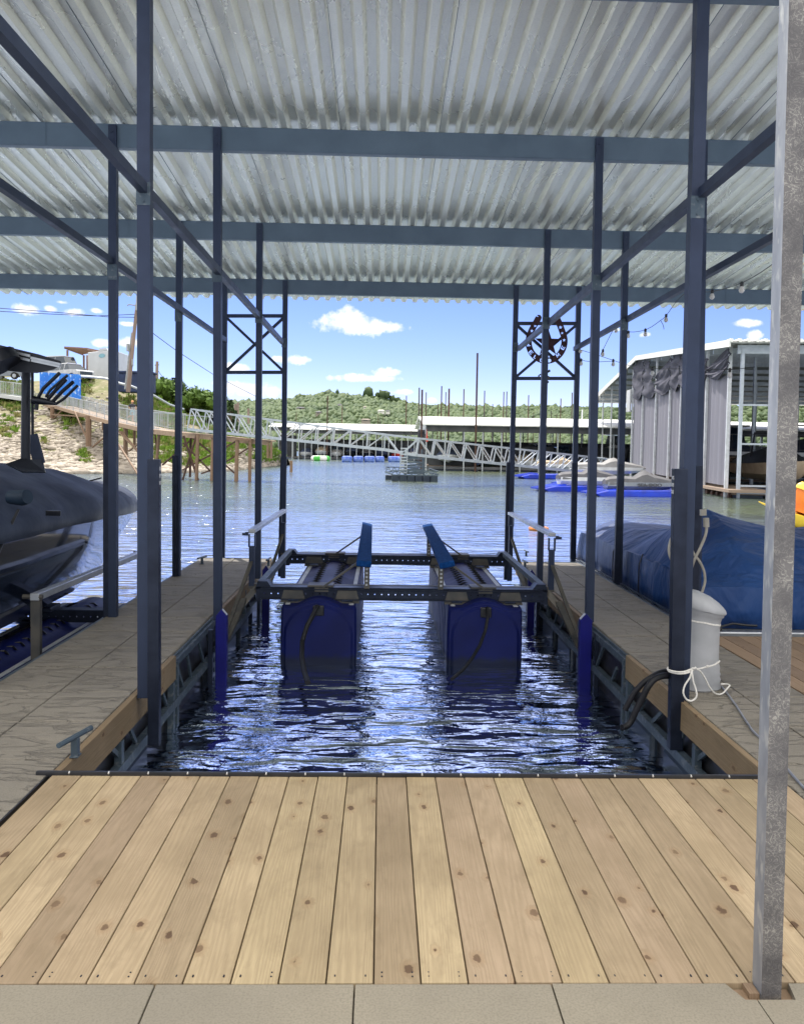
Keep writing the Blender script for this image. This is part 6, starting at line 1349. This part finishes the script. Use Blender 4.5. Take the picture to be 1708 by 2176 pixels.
# curtains: lower plain panels and upper swags
bot=lambda s: -.12
def panel(pts,m_,name,lab,o,grp):
    P_=[gpx(3,x,y,o) for x,y in pts]; n_=14; a,b_,c,d=P_; rg=[]
    for i in range(n_+1):
        u=i/n_; t_=a.lerp(b_,u); l_=d.lerp(c,u); w_=.05*math.sin(i*2.1+x*.3)-pd_*0 if False else 0
        off_=pd_*(.045*math.sin(i*1.9)+.03*math.sin(i*.7)); rg.append([t_+off_,t_.lerp(l_,.5)+off_*1.4,l_+off_,l_+off_+pd_*.03,t_.lerp(l_,.5)+off_*1.4+pd_*.03,t_+off_+pd_*.03])
    return tm(name,MB().loft(rg),m_,lab,'curtain',grp,smooth=True,loc=P_[3])
yb=lambda x: 1193+(x-710)/(1280-710)*92
tops=[(724,780,766,752),(784,858,752,742),(864,940,742,722),(946,1008,716,704),(1008,1094,704,694),(1098,1156,694,648),(1162,1288,640,640)]
for i,(x0,x1,y0,y1) in enumerate(tops): panel([(x0,y0),(x1,y1),(x1,yb(x1)),(x0,yb(x0))],'curtain','dock_curtain','tall plain grey curtain panel on the large right hand dock',.05,'tall grey curtain panels of the right hand dock')
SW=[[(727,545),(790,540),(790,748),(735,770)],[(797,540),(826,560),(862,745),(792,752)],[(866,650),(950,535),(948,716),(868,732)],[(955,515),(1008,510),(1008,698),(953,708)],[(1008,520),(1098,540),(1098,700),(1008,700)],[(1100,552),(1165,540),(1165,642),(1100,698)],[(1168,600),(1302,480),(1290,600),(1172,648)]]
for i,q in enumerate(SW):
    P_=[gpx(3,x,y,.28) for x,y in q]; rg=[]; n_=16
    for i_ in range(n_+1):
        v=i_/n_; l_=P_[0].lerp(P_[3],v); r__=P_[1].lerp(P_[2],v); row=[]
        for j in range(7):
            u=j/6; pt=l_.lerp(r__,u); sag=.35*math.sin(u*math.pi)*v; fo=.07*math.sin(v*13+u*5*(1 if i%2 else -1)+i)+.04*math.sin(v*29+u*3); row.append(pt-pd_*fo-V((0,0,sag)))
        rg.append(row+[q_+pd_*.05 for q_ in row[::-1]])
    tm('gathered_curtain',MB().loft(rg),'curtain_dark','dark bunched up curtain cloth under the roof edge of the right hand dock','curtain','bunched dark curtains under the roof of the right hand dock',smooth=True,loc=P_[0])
# deck, fascia frame and interior
mb=MB(); a=gp(-.01,-.13,.35); mb.loft([[a,a+pd_*2.0,a+pd_*2.0-V((0,0,.14)),a-V((0,0,.14))],[q+gd*24 for q in (a,a+pd_*2.0,a+pd_*2.0-V((0,0,.14)),a-V((0,0,.14)))]]); a=gp(0,-.3,0); mb.loft([[a,a+pd_*46,a+pd_*46-V((0,0,.1)),a-V((0,0,.1))],[q+gd*1.5 for q in (a,a+pd_*46,a+pd_*46-V((0,0,.1)),a-V((0,0,.1)))]]); mb.build('dock_deck','dock_wood',bd)
for off_,zz in ((9,.0),(20,.1),(34,.2)):
    a=gp(0,-.25,0)+gd*off_+pd_*2; MB().loft([[a,a+pd_*44,a+pd_*44-V((0,0,.15)),a-V((0,0,.15))],[q+gd*1.6 for q in (a,a+pd_*44,a+pd_*44-V((0,0,.15)),a-V((0,0,.15)))]]).build('dock_deck','dock_wood',bd)
mb=MB()
for i in range(12): q=gp(.004+.018*i,0,.1); mb.bar(V((q.x,q.y,WZ-.1)),V((q.x,q.y,-.2)),.12,.12,up=(0,1,0)); mb.blob((q.x+.3,q.y+.4,WZ+.05),.28,1,.1,(1,1.4,.6))
mb.build('rusty_bracket','rust_pile',bd)
mb=MB()
for i in range(26): q=gp(.0,0,0)+pd_*(.15+i*1.75); mb.bbox((q.x,q.y,WZ-.3),(q.x+1.4,q.y+1.1,WZ+.18),.05)
mb.build('dock_float','float_plastic',bd)
for i,dd in enumerate((.25,1.75,5.4,6.9,10.6,12.1,16,17.5,21.5,23,28,34)):
    q=gp(.0,0,0)+pd_*dd; MB().bar(V((q.x,q.y,WZ)),V((q.x,q.y,ze-.3)),.15,.15,up=(0,1,0)).build('post','alu',bd)
    if i%2==0 and i<9:
        mb=MB(); q2=gp(.0,0,0)+pd_*(dd+1.5)
        for z in (3.9,2.0,-.05,-.4): mb.bar(V((q.x,q.y,z+.1)),V((q2.x,q2.y,z+.1)),.09,.09)
        mb.build('frame_rail','alu',bd)
for dd in (4,12,20,30):
    for off_ in (10,21,35,47): q=gp(0,0,0)+pd_*dd+gd*off_; MB().bar(V((q.x,q.y,WZ)),V((q.x,q.y,roofz(off_/gl)-.2)),.15,.15,up=(0,1,0)).build('inner_post','alu',bd)
for i,dd in enumerate((3.6,8.9,14.3,19.6,25)):
    q=gp(0,0,0)+pd_*dd+gd*(5.0); boat('speedboat lifted under the near edge of the large right hand dock',(q.x,q.y,WZ+.85),7.5,2.5,math.atan2(-gd.y,-gd.x)+R(4),'tan_cover' if i==0 else cols[i][0],'tower_black' if i==0 else 'navy_cover',3,'boats lifted under the large right hand dock',H=.95)
for i,dd in enumerate((4,9,15,21,27)):
    q=gp(0,0,0)+pd_*dd+gd*(15.0); boat('boat in the second row of the large right hand dock',(q.x,q.y,WZ+1.0),9,3,math.atan2(-gd.y,-gd.x),'hull_white' if i%2 else 'hull_gloss','navy_cover',(1,3)[i%2],'second row of boats under the large right hand dock',H=1.2)
q=gp(0,WZ+.3,0)+gd*27+pd_*3; MB().loft([[q,q+pd_*42,q+pd_*42+V((0,0,2.1)),q+V((0,0,2.1))],[r_+gd*.2 for r_ in (q,q+pd_*42,q+pd_*42+V((0,0,2.1)),q+V((0,0,2.1)))]]).build('shade_infill','dock_dark',bd)  # added dark wall, its colour deepens the shade inside the dock
q=gp(0,1.75,0)+gd*9+pd_*.4
MB().loft([[q,q+pd_*30,q+pd_*30-V((0,0,.22)),q-V((0,0,.22))],[r_+gd*7 for r_ in (q,q+pd_*30,q+pd_*30-V((0,0,.22)),q-V((0,0,.22)))]]).build('upper_deck','alu_white',bd)
pickets([q+V((0,0,.02)),q+pd_*20+V((0,0,.02))],'upper_railing',bd,1.0,.35,'dock_dark',.02)
q=gp(.0,0,.25)+gd*19.6; p=gpx(3,716,790,.3); tm('dock_sign',MB().bbox(p-V((.12,.5,.9)),p+V((.02,.5,.9)),.03),'white_wall','small blank white sign board on the corner post at the far end of the curtains','sign',loc=p)
